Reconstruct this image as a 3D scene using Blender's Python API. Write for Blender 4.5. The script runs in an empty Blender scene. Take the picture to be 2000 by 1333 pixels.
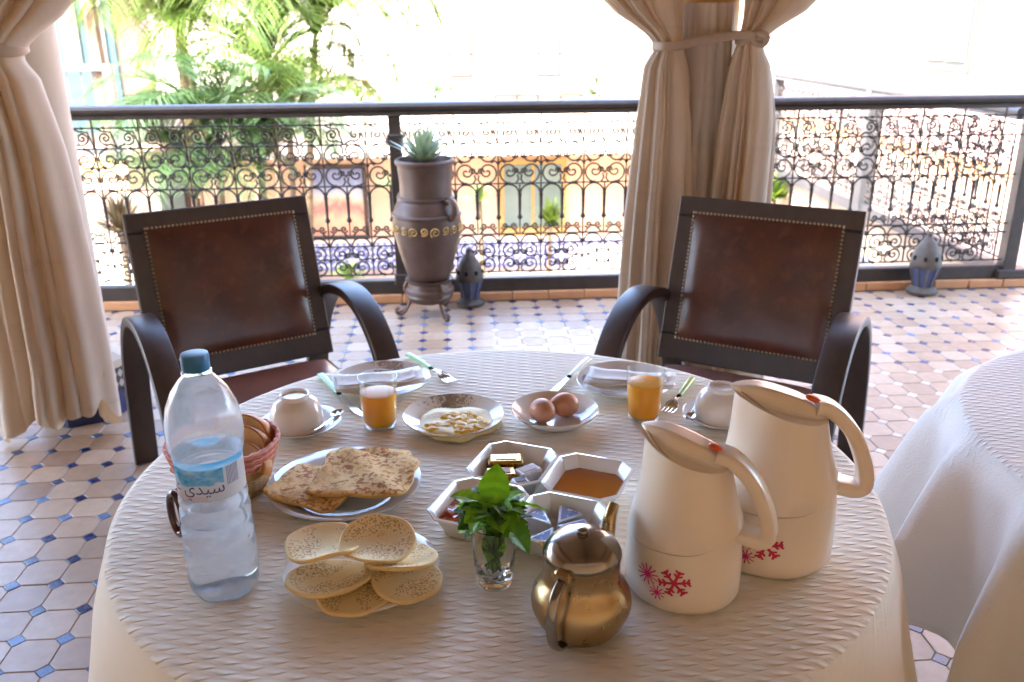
import bpy, math, random
import numpy as np
from mathutils import Vector, Matrix
R = math.radians
rnd = random.Random(7)
SC = bpy.context.scene
COL = SC.collection

# ------------------------------------------------------------------ camera, sky, sun, exposure
CAM_H, PITCH, ROLL, FPX = 1.439, R(19.846), R(-0.4476), 1720.0      # focal length in pixels of the 2000 px wide photograph
cd = bpy.data.cameras.new('camera'); cam = bpy.data.objects.new('camera', cd); COL.objects.link(cam)
cd.sensor_width = 36; cd.lens = FPX / 2000 * 36; cd.clip_start = .02; cd.clip_end = 500
cam.matrix_world = Matrix.Translation((0, 0, CAM_H)) @ Matrix.Rotation(R(90) - PITCH, 4, 'X') @ Matrix.Rotation(ROLL, 4, 'Z')
cd.dof.use_dof = True; cd.dof.focus_distance = 1.28; cd.dof.aperture_fstop = 7.5
SC.camera = cam
SUN_EL, SUN_AZ = R(46), R(35)                                        # sun behind the terrace, to the left
sdir = Vector((-math.sin(SUN_AZ) * math.cos(SUN_EL), -math.cos(SUN_AZ) * math.cos(SUN_EL), math.sin(SUN_EL)))
w = bpy.data.worlds.new('World'); SC.world = w; w.use_nodes = True
nt = w.node_tree; sky = nt.nodes.new('ShaderNodeTexSky'); sky.sky_type = 'NISHITA'; sky.sun_disc = False
sky.sun_elevation = SUN_EL; sky.sun_rotation = math.atan2(sdir.x, sdir.y); sky.dust_density = 2.5; sky.air_density = .8; sky.ozone_density = .5; sky.altitude = 400
bg = nt.nodes['Background']; bg.inputs[1].default_value = .15; nt.links.new(sky.outputs[0], bg.inputs[0])
sl = bpy.data.lights.new('sun', 'SUN'); sl.energy = 2.0; sl.angle = R(.53); sl.color = (1, .95, .86)
so = bpy.data.objects.new('sun', sl); COL.objects.link(so); so.rotation_euler = (-sdir).to_track_quat('-Z', 'Y').to_euler(); so.location = (-4, -5, 8)
vs = SC.view_settings; vs.view_transform = 'Standard'; vs.look = 'None'; vs.exposure = 4.62; vs.gamma = 1; vs.use_curve_mapping = False
cy = SC.cycles; SC.render.engine = 'CYCLES'
cy.use_denoising = True; cy.max_bounces = 14; cy.transmission_bounces = 14; cy.transparent_max_bounces = 12; cy.diffuse_bounces = 5; cy.glossy_bounces = 5
cy.caustics_reflective = False; cy.caustics_refractive = True; cy.sample_clamp_indirect = 8; cy.blur_glossy = .5

# ------------------------------------------------------------------ pixel helpers (photograph pixels -> points)
def ray(px, py):
    u, v = (px - 1000) / FPX, (py - 666.5) / FPX
    c, s = math.cos(-ROLL), math.sin(-ROLL); u, v = u * c - v * s, u * s + v * c
    c, s = math.cos(PITCH), math.sin(PITCH)
    return Vector((u, c - v * s, -s - v * c))
def at_z(px, py, z): d = ray(px, py); return Vector((0, 0, CAM_H)) + d * ((z - CAM_H) / d.z)
def at_y(px, py, Y): d = ray(px, py); return Vector((0, 0, CAM_H)) + d * (Y / d.y)
def proj(x, y, z):
    z -= CAM_H; c, s = math.cos(PITCH), math.sin(PITCH); d = y * c - z * s; v = -(y * s + z * c); u = x
    cr, sr = math.cos(ROLL), math.sin(ROLL); u, v = u * cr - v * sr, u * sr + v * cr
    return (1000 + FPX * u / d, 666.5 + FPX * v / d, d) if d > .01 else (-9e9, -9e9, d)
YAW = R(3.64); RY = 4.70                                             # the railing's line
def T(x, y, z=0): return Vector((x * math.cos(YAW) - y * math.sin(YAW), RY + x * math.sin(YAW) + y * math.cos(YAW), z))

# ------------------------------------------------------------------ material helpers
class NT:
    def __init__(s, name):
        s.m = bpy.data.materials.new(name); s.m.use_nodes = True; s.t = s.m.node_tree; s.p = s.t.nodes['Principled BSDF']; s._c = None
    def n(s, t, **k):
        o = s.t.nodes.new(t)
        for a, b in k.items(): setattr(o, a, b)
        return o
    def lk(s, a, b): s.t.links.new(a, b)
    def co(s, kind='Object'):
        if s._c is None: s._c = s.n('ShaderNodeTexCoord')
        return s._c.outputs[kind]
    def _in(s, sock, v):
        if hasattr(v, 'links') or hasattr(v, 'is_linked'): s.lk(v, sock)
        else: sock.default_value = v
    def math(s, op, a, b=0., c=None, clamp=False):
        o = s.n('ShaderNodeMath', operation=op); o.use_clamp = clamp
        s._in(o.inputs[0], a); s._in(o.inputs[1], b)
        if c is not None: s._in(o.inputs[2], c)
        return o.outputs[0]
    def sep(s, v): o = s.n('ShaderNodeSeparateXYZ'); s.lk(v, o.inputs[0]); return o.outputs
    def noise(s, scale, detail=3, rough=.55, vec=None, dist=0, col=False):
        o = s.n('ShaderNodeTexNoise'); o.inputs['Scale'].default_value = scale; o.inputs['Detail'].default_value = detail
        o.inputs['Roughness'].default_value = rough; o.inputs['Distortion'].default_value = dist; s.lk(vec or s.co(), o.inputs['Vector'])
        return o.outputs['Color' if col else 'Fac']
    def vor(s, scale, feature='F1', vec=None, out='Distance', rnd_=1.):
        o = s.n('ShaderNodeTexVoronoi', feature=feature); o.inputs['Scale'].default_value = scale; o.inputs['Randomness'].default_value = rnd_; s.lk(vec or s.co(), o.inputs['Vector'])
        return o.outputs[out]
    def ramp(s, f, stops, interp='LINEAR'):
        o = s.n('ShaderNodeValToRGB'); e = o.color_ramp; e.interpolation = interp
        while len(e.elements) < len(stops): e.elements.new(.5)
        for el, (p, c) in zip(e.elements, stops): el.position = p; el.color = (c, c, c, 1) if not hasattr(c, '__len__') else (*c, 1)
        s.lk(f, o.inputs[0]); return o.outputs[0]
    def mix(s, f, a, b, mode='MIX'):
        o = s.n('ShaderNodeMix', data_type='RGBA', blend_type=mode); s._in(o.inputs[0], f)
        s._in(o.inputs[6], (*a, 1) if isinstance(a, tuple) else a); s._in(o.inputs[7], (*b, 1) if isinstance(b, tuple) else b); return o.outputs[2]
    def scale(s, v, x, y, z, rot=0):
        o = s.n('ShaderNodeMapping'); o.inputs['Scale'].default_value = (x, y, z); o.inputs['Rotation'].default_value = (0, 0, rot); s.lk(v, o.inputs[0]); return o.outputs[0]
    def bump(s, h, strength, dist=.002):
        o = s.n('ShaderNodeBump'); o.inputs['Strength'].default_value = strength; o.inputs['Distance'].default_value = dist; s.lk(h, o.inputs['Height'])
        if s.p.inputs['Normal'].links: s.lk(s.p.inputs['Normal'].links[0].from_socket, o.inputs['Normal'])
        s.lk(o.outputs[0], s.p.inputs['Normal']); return s
    def set(s, **k):
        names = dict(col='Base Color', rough='Roughness', metal='Metallic', ior='IOR', trans='Transmission Weight', spec='Specular IOR Level', sheen='Sheen Weight',
                     coat='Coat Weight', coatr='Coat Roughness', sss='Subsurface Weight', sssr='Subsurface Radius', ssss='Subsurface Scale', alpha='Alpha')
        for a, v in k.items(): s._in(s.p.inputs[names[a]], (*v, 1) if a == 'col' and isinstance(v, tuple) else v)
        return s
def simple(name, c1, c2=None, rough=.5, nscale=8., bump=0., bscale=60., bdist=.002, **k):
    t = NT(name); c2 = c2 or tuple(x * .8 for x in c1)
    f = t.noise(nscale, 4); t.set(col=t.mix(t.ramp(f, [(.3, 0.), (.7, 1.)]), c1, c2), rough=rough, **k)
    if bump: t.bump(t.noise(bscale, 3), bump, bdist)
    return t.m
def leafmat(name, c1, c2, trans=.5, tint=(1, 1, .35)):
    t = NT(name); oi = t.n('ShaderNodeObjectInfo'); g = t.n('ShaderNodeNewGeometry')
    f = t.math('FRACT', t.math('ADD', oi.outputs['Random'], g.outputs['Random Per Island'])); c = t.mix(f, c1, c2)
    t.set(col=c, rough=.45); tr = t.n('ShaderNodeBsdfTranslucent'); t.lk(t.mix(1., c, tint, 'MULTIPLY'), tr.inputs[0])
    mx = t.n('ShaderNodeMixShader'); mx.inputs[0].default_value = trans; t.lk(t.p.outputs[0], mx.inputs[1]); t.lk(tr.outputs[0], mx.inputs[2])
    t.lk(mx.outputs[0], t.t.nodes['Material Output'].inputs[0]); return t.m

# ------------------------------------------------------------------ geometry helpers
def cat(pts, n=8, closed=False):
    P = [np.array(p, float) for p in pts]; out = []; N = len(P)
    for i in range(N if closed else N - 1):
        a, b, c, d = (P[(i + k) % N] if closed else P[min(max(i + k, 0), N - 1)] for k in (-1, 0, 1, 2))
        for j in range(n):
            t = j / n; out.append(.5 * (2 * b + (c - a) * t + (2 * a - 5 * b + 4 * c - d) * t * t + (3 * b - a - 3 * c + d) * t ** 3))
    if not closed: out.append(P[-1])
    return np.array(out)
class G:
    def __init__(s): s.v = []; s.f = []; s.mi = []; s.k = 0
    def add(s, v, f, mi=0):
        o = len(s.v); s.v.extend(tuple(map(float, p)) for p in v); s.f.extend(tuple(i + o for i in q) for q in f); s.mi.extend([mi] * len(f)); return s
    def box(s, c, d, mi=0, M=None, bev=0.):
        x, y, z = (q / 2 for q in d); b = min(bev, x * .9, y * .9, z * .9)
        if b <= 0:
            v = [(i * x, j * y, k * z) for k in (-1, 1) for j in (-1, 1) for i in (-1, 1)]
            f = [(0, 2, 3, 1), (4, 5, 7, 6), (0, 1, 5, 4), (2, 6, 7, 3), (0, 4, 6, 2), (1, 3, 7, 5)]
        else:
            v = []; f = []
            rings = [(x - b, y - b, -z), (x, y, -z + b), (x, y, z - b), (x - b, y - b, z)]
            for (rx, ry, rz) in rings:
                cx, cy_ = x - b, y - b
                if rx < x: v += [(-cx, -cy_, rz)] * 0 + [(cx, -cy_, rz), (cx, -cy_, rz), (cx, cy_, rz), (cx, cy_, rz), (-cx, cy_, rz), (-cx, cy_, rz), (-cx, -cy_, rz), (-cx, -cy_, rz)]
                else: v += [(cx, -y, rz), (x, -cy_, rz), (x, cy_, rz), (cx, y, rz), (-cx, y, rz), (-x, cy_, rz), (-x, -cy_, rz), (-cx, -y, rz)]
            for k in range(3):
                for i in range(8): j = (i + 1) % 8; f.append((k * 8 + i, k * 8 + j, k * 8 + 8 + j, k * 8 + 8 + i))
            f += [tuple(range(7, -1, -1)), tuple(range(24, 32))]
        if M is not None: v = [M @ Vector(p) for p in v]
        return s.add([(p[0] + c[0], p[1] + c[1], p[2] + c[2]) for p in v], f, mi)
    def lathe(s, prof, n=32, mi=0, c=(0, 0, 0), cap0=True, cap1=True, rf=None, M=None):
        v = []; f = []; m = len(prof)
        for (r, z) in prof:
            for i in range(n):
                a = 2 * math.pi * i / n; q = r * (rf(a, z) if rf else 1); v.append((q * math.cos(a), q * math.sin(a), z))
        for k in range(m - 1):
            for i in range(n): j = (i + 1) % n; f.append((k * n + i, k * n + j, k * n + n + j, k * n + n + i))
        if cap0: f.append(tuple(range(n - 1, -1, -1)))
        if cap1: f.append(tuple(range((m - 1) * n, m * n)))
        if M is not None: v = [M @ Vector(p) for p in v]
        return s.add([(p[0] + c[0], p[1] + c[1], p[2] + c[2]) for p in v], f, mi)
    def sweep(s, pts, sec, up=(0, 0, 1), mi=0, closed=False, scale=None, cap=True):
        """section points (side, up) carried along a path"""
        P = np.array(pts, float); N = len(P); K = len(sec); up = np.array(up, float); v = []; f = []
        for i in range(N):
            a = P[(i - 1) % N] if (closed or i > 0) else P[i]; b = P[(i + 1) % N] if (closed or i < N - 1) else P[i]
            t = b - a; t /= (np.linalg.norm(t) + 1e-12); sd = np.cross(t, up); l = np.linalg.norm(sd)
            if l < 1e-5: sd = np.cross(t, np.array([.31, .95, .1])); l = np.linalg.norm(sd)
            sd /= l; u = np.cross(sd, t); k = 1 if scale is None else scale(i / max(N - 1, 1))
            kx, ky = k if hasattr(k, '__len__') else (k, k)
            for (x, y) in sec: v.append(P[i] + sd * x * kx + u * y * ky)
        for i in range(N if closed else N - 1):
            for j in range(K): a = i * K; b = ((i + 1) % N) * K; f.append((a + j, a + (j + 1) % K, b + (j + 1) % K, b + j))
        if cap and not closed: f += [tuple(range(K - 1, -1, -1)), tuple(range((N - 1) * K, N * K))]
        return s.add(v, f, mi)
    def tube(s, pts, r, n=6, mi=0, up=(0, 0, 1), closed=False, scale=None):
        return s.sweep(pts, [(r * math.cos(2 * math.pi * i / n), r * math.sin(2 * math.pi * i / n)) for i in range(n)], up, mi, closed, scale)
    def grid(s, P, mi=0, cu=False, cv=False):
        P = np.asarray(P, float); a, b = P.shape[:2]; f = []
        for i in range(a if cu else a - 1):
            for j in range(b if cv else b - 1): i2 = (i + 1) % a; j2 = (j + 1) % b; f.append((i * b + j, i2 * b + j, i2 * b + j2, i * b + j2))
        return s.add(P.reshape(-1, 3), f, mi)
    def prism(s, poly, z0, z1, mi=0, bev=0.):
        n = len(poly); P = np.array(poly, float); c = P.mean(0); rings = [(P, z0), (P, z1)] if not bev else [(P, z0), (P, z1 - bev), (c + (P - c) * (1 - bev / (np.abs(P - c).max() + 1e-9)), z1)]
        v = []; f = []
        for (q, z) in rings: v += [(x, y, z) for x, y in q]
        for k in range(len(rings) - 1):
            for i in range(n): j = (i + 1) % n; f.append((k * n + i, k * n + j, k * n + n + j, k * n + n + i))
        f += [tuple(range(n - 1, -1, -1)), tuple(range((len(rings) - 1) * n, len(rings) * n))]
        return s.add(v, f, mi)
    def ball(s, c, r, n=6, m=4, mi=0, sc=(1, 1, 1)):
        v = [(0, 0, -1)]; f = []
        for k in range(1, m):
            a = -math.pi / 2 + math.pi * k / m
            for i in range(n): b = 2 * math.pi * i / n; v.append((math.cos(a) * math.cos(b), math.cos(a) * math.sin(b), math.sin(a)))
        v.append((0, 0, 1)); L = len(v) - 1
        for i in range(n):
            j = (i + 1) % n; f.append((0, 1 + j, 1 + i)); f.append((L, L - n + i, L - n + j))
            for k in range(m - 2): f.append((1 + k * n + i, 1 + k * n + j, 1 + k * n + n + j, 1 + k * n + n + i))
        return s.add([(c[0] + p[0] * r * sc[0], c[1] + p[1] * r * sc[1], c[2] + p[2] * r * sc[2]) for p in v], f, mi)
    def mesh(s, name, mats, smooth=35):
        me = bpy.data.meshes.new(name); me.from_pydata(s.v, [], s.f); mats = mats if isinstance(mats, (list, tuple)) else [mats]
        for m in mats: me.materials.append(m)
        if len(mats) > 1: me.polygons.foreach_set('material_index', s.mi)
        me.update()
        if smooth:
            me.polygons.foreach_set('use_smooth', [True] * len(me.polygons))
            if smooth < 180: me.set_sharp_from_angle(angle=R(smooth))
        return me
    def build(s, name, mats, parent=None, smooth=35, loc=None, rz=0):
        return put(s.mesh(name, mats, smooth), name, parent, loc, rz)
def put(me, name, parent=None, loc=None, rz=0):
    o = bpy.data.objects.new(name, me); COL.objects.link(o)
    if parent is not None: o.parent = parent
    if loc is not None: o.location = loc
    if rz: o.rotation_euler[2] = rz
    return o
def tag(o, label=None, cat=None, group=None, kind=None):
    if label: o['label'] = label
    if cat: o['category'] = cat
    if group: o['group'] = group
    if kind: o['kind'] = kind
    return o
def thing(name, label, cat, loc=(0, 0, 0), rz=0, group=None):
    o = bpy.data.objects.new(name, None); COL.objects.link(o); o.empty_display_size = .1; o.location = loc; o.rotation_euler[2] = rz
    return tag(o, label, cat, group)
def struct(o): o['kind'] = 'structure'; return o
def dup(root, loc, rz, label=None):
    def cp(o, par):
        c = o.copy(); COL.objects.link(c); c.parent = par
        for ch in o.children: cp(ch, c)
        return c
    r = cp(root, None); r.location = loc; r.rotation_euler[2] = rz
    if label: r['label'] = label
    return r
def fixn(me):      # consistent outward normals
    import bmesh
    b = bmesh.new(); b.from_mesh(me); bmesh.ops.recalc_face_normals(b, faces=b.faces); b.to_mesh(me); b.free(); return me

# ================================================================== THE SETTING
PITCHT = .1185                                                       # tile lattice
def tile_mat(name, stops, rough, bumpy=.25):
    t = NT(name); oi = t.n('ShaderNodeObjectInfo'); g = t.n('ShaderNodeNewGeometry'); wp = t.n('ShaderNodeNewGeometry').outputs['Position']
    f = t.math('FRACT', t.math('ADD', oi.outputs['Random'], g.outputs['Random Per Island'])); c = t.ramp(f, stops)
    n = t.noise(26, 5, .6, wp); n2 = t.noise(3.1, 3, .5, wp)
    c = t.mix(t.ramp(n, [(.35, 0.), (.75, .45)]), c, t.mix(1., c, (.72, .66, .6), 'MULTIPLY')); c = t.mix(t.ramp(n2, [(.4, 0.), (.7, .55)]), c, t.mix(1., c, (.76, .68, .62), 'MULTIPLY'))
    t.set(col=c, rough=t.math('ADD', t.math('MULTIPLY', n, .3), rough - .12), spec=.5); t.bump(t.noise(40, 3, .5, wp), bumpy, .0015); return t.m
m_oct = tile_mat('glazed_cream_tile', [(0, (.38, .255, .165)), (.25, (.46, .33, .225)), (.5, (.52, .39, .275)), (.75, (.43, .305, .205)), (1, (.34, .23, .155))], .34)
m_blue = tile_mat('blue_tile', [(0, (.012, .02, .075)), (.35, (.02, .035, .13)), (.6, (.03, .06, .2)), (.8, (.06, .12, .3)), (.92, (.16, .26, .45)), (1, (.03, .035, .06))], .25)
m_white = tile_mat('white_tile', [(0, (.62, .57, .5)), (.5, (.72, .68, .62)), (1, (.6, .52, .45))], .28)
m_grout = simple('grout', (.37, .28, .20), (.27, .20, .14), .9, 5, .3, 200)
m_plaster_p = simple('peach_plaster', (.60, .40, .285), (.54, .36, .25), .9, 1.3, .2, 12, .01)
m_plaster_w = simple('cream_plaster', (.74, .66, .56), (.68, .6, .5), .9, 1.1, .2, 12, .01)
m_plaster_pink = simple('pink_plaster', (.50, .34, .30), (.44, .29, .26), .9, 1.1, .2, 12, .01)
m_canvas = simple('brown_canvas', (.36, .26, .16), (.31, .22, .135), .9, 3, .2, 300)
m_brick = simple('terracotta_kerb', (.56, .30, .15), (.46, .23, .11), .7, 9, .3, 60)

fl = G()
fl.box((0, 0, 0), (1, 1, 1))
def slab(name, x0, x1, y0, y1, z0, z1, m, parent=None):             # box in the railing's frame
    g = G(); g.box(((x0 + x1) / 2, (y0 + y1) / 2, (z0 + z1) / 2), (x1 - x0, y1 - y0, z1 - z0)); o = g.build(name, m, parent, 0)
    if parent is None: o.location = T(0, 0, 0); o.rotation_euler[2] = YAW
    return o
floor = struct(slab('terrace_floor', -9, 9, -9.5, .12, -.32, -.003, m_grout)); floor['label'] = 'terrace floor of cream octagon tiles with small blue and white inlays'
side_floor = struct(slab('gallery_floor', 2.9, 9, .12, 16, -.32, -.003, m_grout))
struct(slab('courtyard_floor', -14, 9, .12, 22, -3.3, -3.1, simple('courtyard_paving', (.55, .45, .36), (.5, .38, .3), .8, 2)))
# tiles: octagons and small diamonds between them
a = PITCHT / 2; k = .0245; gp = .0013
octp = [(a - gp, -(a - k)), (a - gp, a - k), (a - k, a - gp), (-(a - k), a - gp), (-(a - gp), a - k), (-(a - gp), -(a - k)), (-(a - k), -(a - gp)), (a - k, -(a - gp))]
dk = k - gp * 1.2; diap = [(dk, 0), (0, dk), (-dk, 0), (0, -dk)]
g = G(); g.prism(octp, -.006, 0, bev=.0014); me_oct = g.mesh('tile', m_oct, 0)
g = G(); g.prism(diap, -.006, .0003, bev=.001); me_dia = g.mesh('inlay', m_blue, 0)
g = G(); g.prism(diap, -.006, .0003, bev=.001); me_diw = g.mesh('inlay', m_white, 0)
cand = []
for i in range(-36, 50):
    for j in range(-62, 1):
        for kind in (0, 1):
            x = (i + .5 * kind) * PITCHT; y = (j + .5 * kind) * PITCHT - .075
            if y > -.062 and kind == 0: continue
            if y > -.03: continue
            p = T(x, y, 0); px, py, d = proj(*p)
            cand.append((px, py, d, x, y, kind))
for i in range(25, 50):                                             # the gallery beyond the corner post
    for j in range(0, 60):
        for kind in (0, 1):
            x = (i + .5 * kind) * PITCHT; y = (j + .5 * kind) * PITCHT + .02
            if x < 2.97: continue
            p = T(x, y, 0); px, py, d = proj(*p); cand.append((px, py, d, x, y, kind))
def shown(c):
    px, py = c[0], c[1]
    if not (-15 < px < 2015 and -15 < py < 1350): return False
    if ((px - 970) / 790) ** 2 + ((py - 1180) / 500) ** 2 < .98: return False
    if px > 1850 and py > 640 and (px - 1850) * 2.6 + 640 > py * .9: return px > 1750 and py > 1180
    if 240 < px < 640 and 400 < py < 760: return False
    if 1270 < px < 1660 and 400 < py < 860: return False
    return True
def white(c):
    x, y = c[3], c[4]; s = math.sin(x * 2.1 + 1.3) + math.sin(y * 2.7 - .6) + .6 * math.sin(x * 3.3 - y * 2.2)
    px, py = c[0], c[1]
    return (930 < px < 1240 and 640 < py < 720) or (1640 < px < 1900 and 720 < py < 1180) or (px > 300 and s > 1.5)
for kind in (0, 1):
    cs = [c for c in cand if c[5] == kind]; vis = sorted([c for c in cs if shown(c)], key=lambda c: c[2])[:300]; vs_ = set(id(c) for c in vis)
    for c in vis:
        o = put(me_oct if kind else (me_diw if white(c) else me_dia), 'tile' if kind else 'inlay', floor, (c[3], c[4], rnd.uniform(-.0006, .0006)))
        o.rotation_euler = (rnd.uniform(-.004, .004), rnd.uniform(-.004, .004), (0 if kind else 0))
    gA, gB = G(), G()
    for c in cs:
        if id(c) in vs_: continue
        gg = gA if (kind or not white(c)) else gB
        poly = octp if kind else diap
        gg.prism([(p[0] + c[3], p[1] + c[4]) for p in poly], -.006, rnd.uniform(-.0008, .0006) + (.0004 if not kind else 0), bev=.0012)
    o = gA.build('remaining_tiles' if kind else 'remaining_inlays', m_oct if kind else m_blue, floor, 0); o['kind'] = 'stuff'
    if gB.v: o = gB.build('remaining_white_inlays', m_white, floor, 0); o['kind'] = 'stuff'
# kerb of terracotta bricks under the railing
kerb = struct(slab('kerb', -4.6, 2.93, -.045, .1, 0, .030, m_grout))
g = G(); g.box((0, 0, 0), (.196, .164, .046), bev=.004); me_k = g.mesh('brick', m_brick, 0)
for i in range(38):
    x = -4.5 + i * .2; o = put(me_k, 'brick', kerb, (x, .026 + rnd.uniform(-.003, .003), .0245)); o.rotation_euler[2] = rnd.uniform(-.01, .01)
# roof above the table, unseen walls added for dim warm fill
m_roofw = simple('roof_wood', (.20, .125, .075), (.15, .09, .055), .7, 5, .2, 40)
rf = thing('terrace_roof', 'tan canvas and timber roof over the breakfast tables', 'roof', T(0, 0, 0), YAW)
slab('canvas', -7.5, 7.5, -6.2, -.82, 2.74, 2.80, m_canvas, rf)
for i in range(9): slab('rafter', -7 + i * 1.75, -6.9 + i * 1.75, -6.15, -.85, 2.60, 2.737, m_roofw, rf)
slab('fascia', -7.5, 7.5, -.817, -.75, 2.5, 2.83, m_roofw, rf)
bw = thing('unseen_fill_walls', 'unseen ochre walls added round the back of the terrace for dim warm fill light', 'wall', T(0, 0, 0), YAW)
m_ochre = simple('ochre_plaster', (.78, .57, .33), (.72, .52, .29), .9, 1.3, .2, 12, .01)
slab('plaster', -4.6, 4.6, -6.6, -6.3, 0, 3.2, m_ochre, bw)
for x in (-4.9, 4.6): slab('fill_side_wall', x, x + .3, -6.6, -2.6, 0, 3.2, m_ochre, bw)

# ------------------------------------------------------------------ iron railing
m_iron = simple('black_wrought_iron', (.022, .02, .02), (.045, .035, .03), .55, 30, .3, 150, metal=.3)
m_rail = simple('dark_painted_rail', (.024, .018, .016), (.042, .032, .028), .5, 14, .25, 90)
CELL = .2285; Z1, Z2, Z3, Z4, Z5, Z6 = .954, .851, .636, .3625, .311, .152
TR = .0049
def spiral(cx, cz, r0, r1, t0, turns, n=26, sx=1, sz=1):
    out = []
    for i in range(n + 1):
        u = i / n; t = t0 + 2 * math.pi * turns * u; r = r0 + (r1 - r0) * u ** 1.25; out.append((cx + sx * r * math.cos(t), 0, cz + sz * r * math.sin(t)))
    return out
def wire(g, pts, r=TR): g.tube(pts, r, 4, up=(0, 1, 0))
def frieze(g):
    zc = (Z1 + Z2) / 2
    for sx in (-1, 1):
        p = spiral(sx * .057, zc, .004, .036, math.pi * .2, 1.75, 26, -sx, 1); p.append((sx * .004, 0, Z2 + .006 if sx < 0 else Z2 + .006)); wire(g, p)
        wire(g, [(sx * .057 - .038, 0, Z1 - .002), (sx * .057 - .012, 0, zc + .036), (sx * .057 + .03, 0, zc + .03), (sx * .057 + .052, 0, Z2 + .004)])
        g.ball((sx * .06, 0, Z2), .0095); g.ball((sx * .06, 0, Z1), .0085)
def rosette(g, zt, zb):
    zc = (zt + zb) / 2; h = (zt - zb) / 2; kx = CELL / 2
    for sx in (-1, 1):
        for sz in (-1, 1):
            wire(g, spiral(sx * .055, zc + sz * h * .44, .003, h * .54, math.pi * 1.05, 1.7, 28, sx, sz))
        for sz in (-1, 1): wire(g, spiral(sx * .021, zc + sz * h * .40, .002, .019, math.pi * .1, 1.5, 18, -sx, -sz)); wire(g, [(sx * .012, 0, zc + sz * h * .56), (sx * .006, 0, zc + sz * h * .8), (sx * .02, 0, zc + sz * h * .98)])
        wire(g, [(sx * kx, 0, zc), (sx * (kx - .018), 0, zc + .012), (sx * .075, 0, zc)])
        g.ball((sx * kx, 0, zc), .0105); g.ball((sx * .056, 0, zb), .0095)
    for sz in (-1, 1): g.ball((0, 0, zc + sz * h * .5), .0085)
def arch(g):
    r = CELL / 4 - .004; wire(g, [(r * math.cos(t), 0, .578 + (r) * math.sin(t)) for t in np.linspace(0, math.pi, 13)])
    g.ball((0, 0, Z3), .0085)
def spindle(g):
    g.lathe([(.004, Z4), (.004, .44), (.014, .447), (.0145, .456), (.0075, .47), (.0095, .53), (.0095, .565), (.0125, .575), (.005, .588), (.004, Z3)], 6)
def curl(g):
    for s in (-1, 1): wire(g, spiral(s * .026, .406, .003, .021, math.pi * .9, 1.5, 18, s, 1)); wire(g, [(s * .026, 0, .384), (s * .045, 0, Z4 + .004)])
    g.ball((0, 0, .40), .008)
def lower_arc(g):
    for s in (-1, 1): wire(g, [(s * CELL / 4 + .05 * math.cos(t), 0, Z5 + .046 * math.sin(t)) for t in np.linspace(0, math.pi, 11)]); g.ball((s * CELL / 4, 0, Z4 - .003), .0085)
    g.ball((0, 0, Z5), .008)
def mk(fn, name, *a): g = G(); fn(g, *a); return g.mesh(name, m_iron, 60)
me_fr, me_ro, me_ar, me_sp, me_cu, me_la, me_rl = mk(frieze, 'scroll_frieze'), mk(rosette, 'scroll_rosette', Z2, Z3), mk(arch, 'arch'), mk(spindle, 'spindle'), mk(curl, 'curl'), mk(lower_arc, 'lower_arc'), mk(rosette, 'scroll_rosette', Z5, Z6)
g = G(); g.box((0, 0, .5735), (.008, .008, .843)); me_vb = g.mesh('vertical_bar', m_iron, 0)
rail = thing('balcony_railing', 'long dark railing of iron scrollwork with a rounded handrail along the courtyard', 'railing', T(0, 0, 0), YAW)
X0, X1 = -4.55, 2.80
hp = [(-.046, .004), (-.046, .022), (-.036, .026), (-.036, .03), (-.048, .036), (-.05, .052), (-.04, .066), (-.02, .071), (.02, .071), (.04, .066), (.05, .052), (.048, .036), (.036, .03), (.036, .026), (.046, .022), (.046, .004)]
g = G(); g.sweep([(X0, 0, .993), (X1 + .05, 0, .993)], [(-x, y) for x, y in hp]); fixn_me = g.build('handrail', m_rail, rail, 30)
g = G(); g.box(((X0 + X1) / 2, 0, .085), (X1 - X0, .06, .078), bev=.006); g.build('bottom_rail', m_rail, rail, 0)
for z in (Z1, Z2, Z3, Z4, Z5, Z6):
    g = G(); g.box(((X0 + X1) / 2, 0, z), (X1 - X0, .0075, .0075)); g.build('cross_bar', m_iron, rail, 0)
def post(x, y, z0, z1, wd, parent, knob=True):
    g = G(); g.box((x, y, (z0 + z1) / 2), (wd, wd, z1 - z0), bev=.004)
    if knob: g.box((x, y, .875), (wd + .022, wd + .022, .06), bev=.006); g.box((x, y, .125), (wd + .016, wd + .016, .07), bev=.006)
    return g.build('post', m_rail, parent, 0)
post(-.60, 0, .125, .994, .062, rail); post(2.83, -.01, .046, 1.02, .075, rail, False); post(-3.2, 0, .125, .994, .062, rail)
g = G(); g.box((2.86, -.0, .075), (.2, .11, .055), bev=.008); g.build('post_foot', m_rail, rail, 0)
nb = -.285 - .01
i0 = int((X0 - nb) / CELL) + 1; i1 = int((X1 - nb) / CELL)
for i in range(i0, i1 + 1):
    x = nb + i * CELL
    if abs(x + .60) > .04: put(me_vb, 'vertical_bar', rail, (x, 0, 0))
    if i == i1: break
    c = x + CELL / 2
    for me in (me_fr, me_ro, me_la, me_rl): put(me, me.name.split('.')[0], rail, (c, 0, 0))
    for s in (-1, 1):
        put(me_ar, 'arch', rail, (c + s * CELL / 4, 0, 0)); put(me_sp, 'spindle', rail, (c + (0 if s > 0 else -CELL / 2), .0, 0)); put(me_cu, 'curl', rail, (c + s * CELL / 4, 0, 0))
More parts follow.
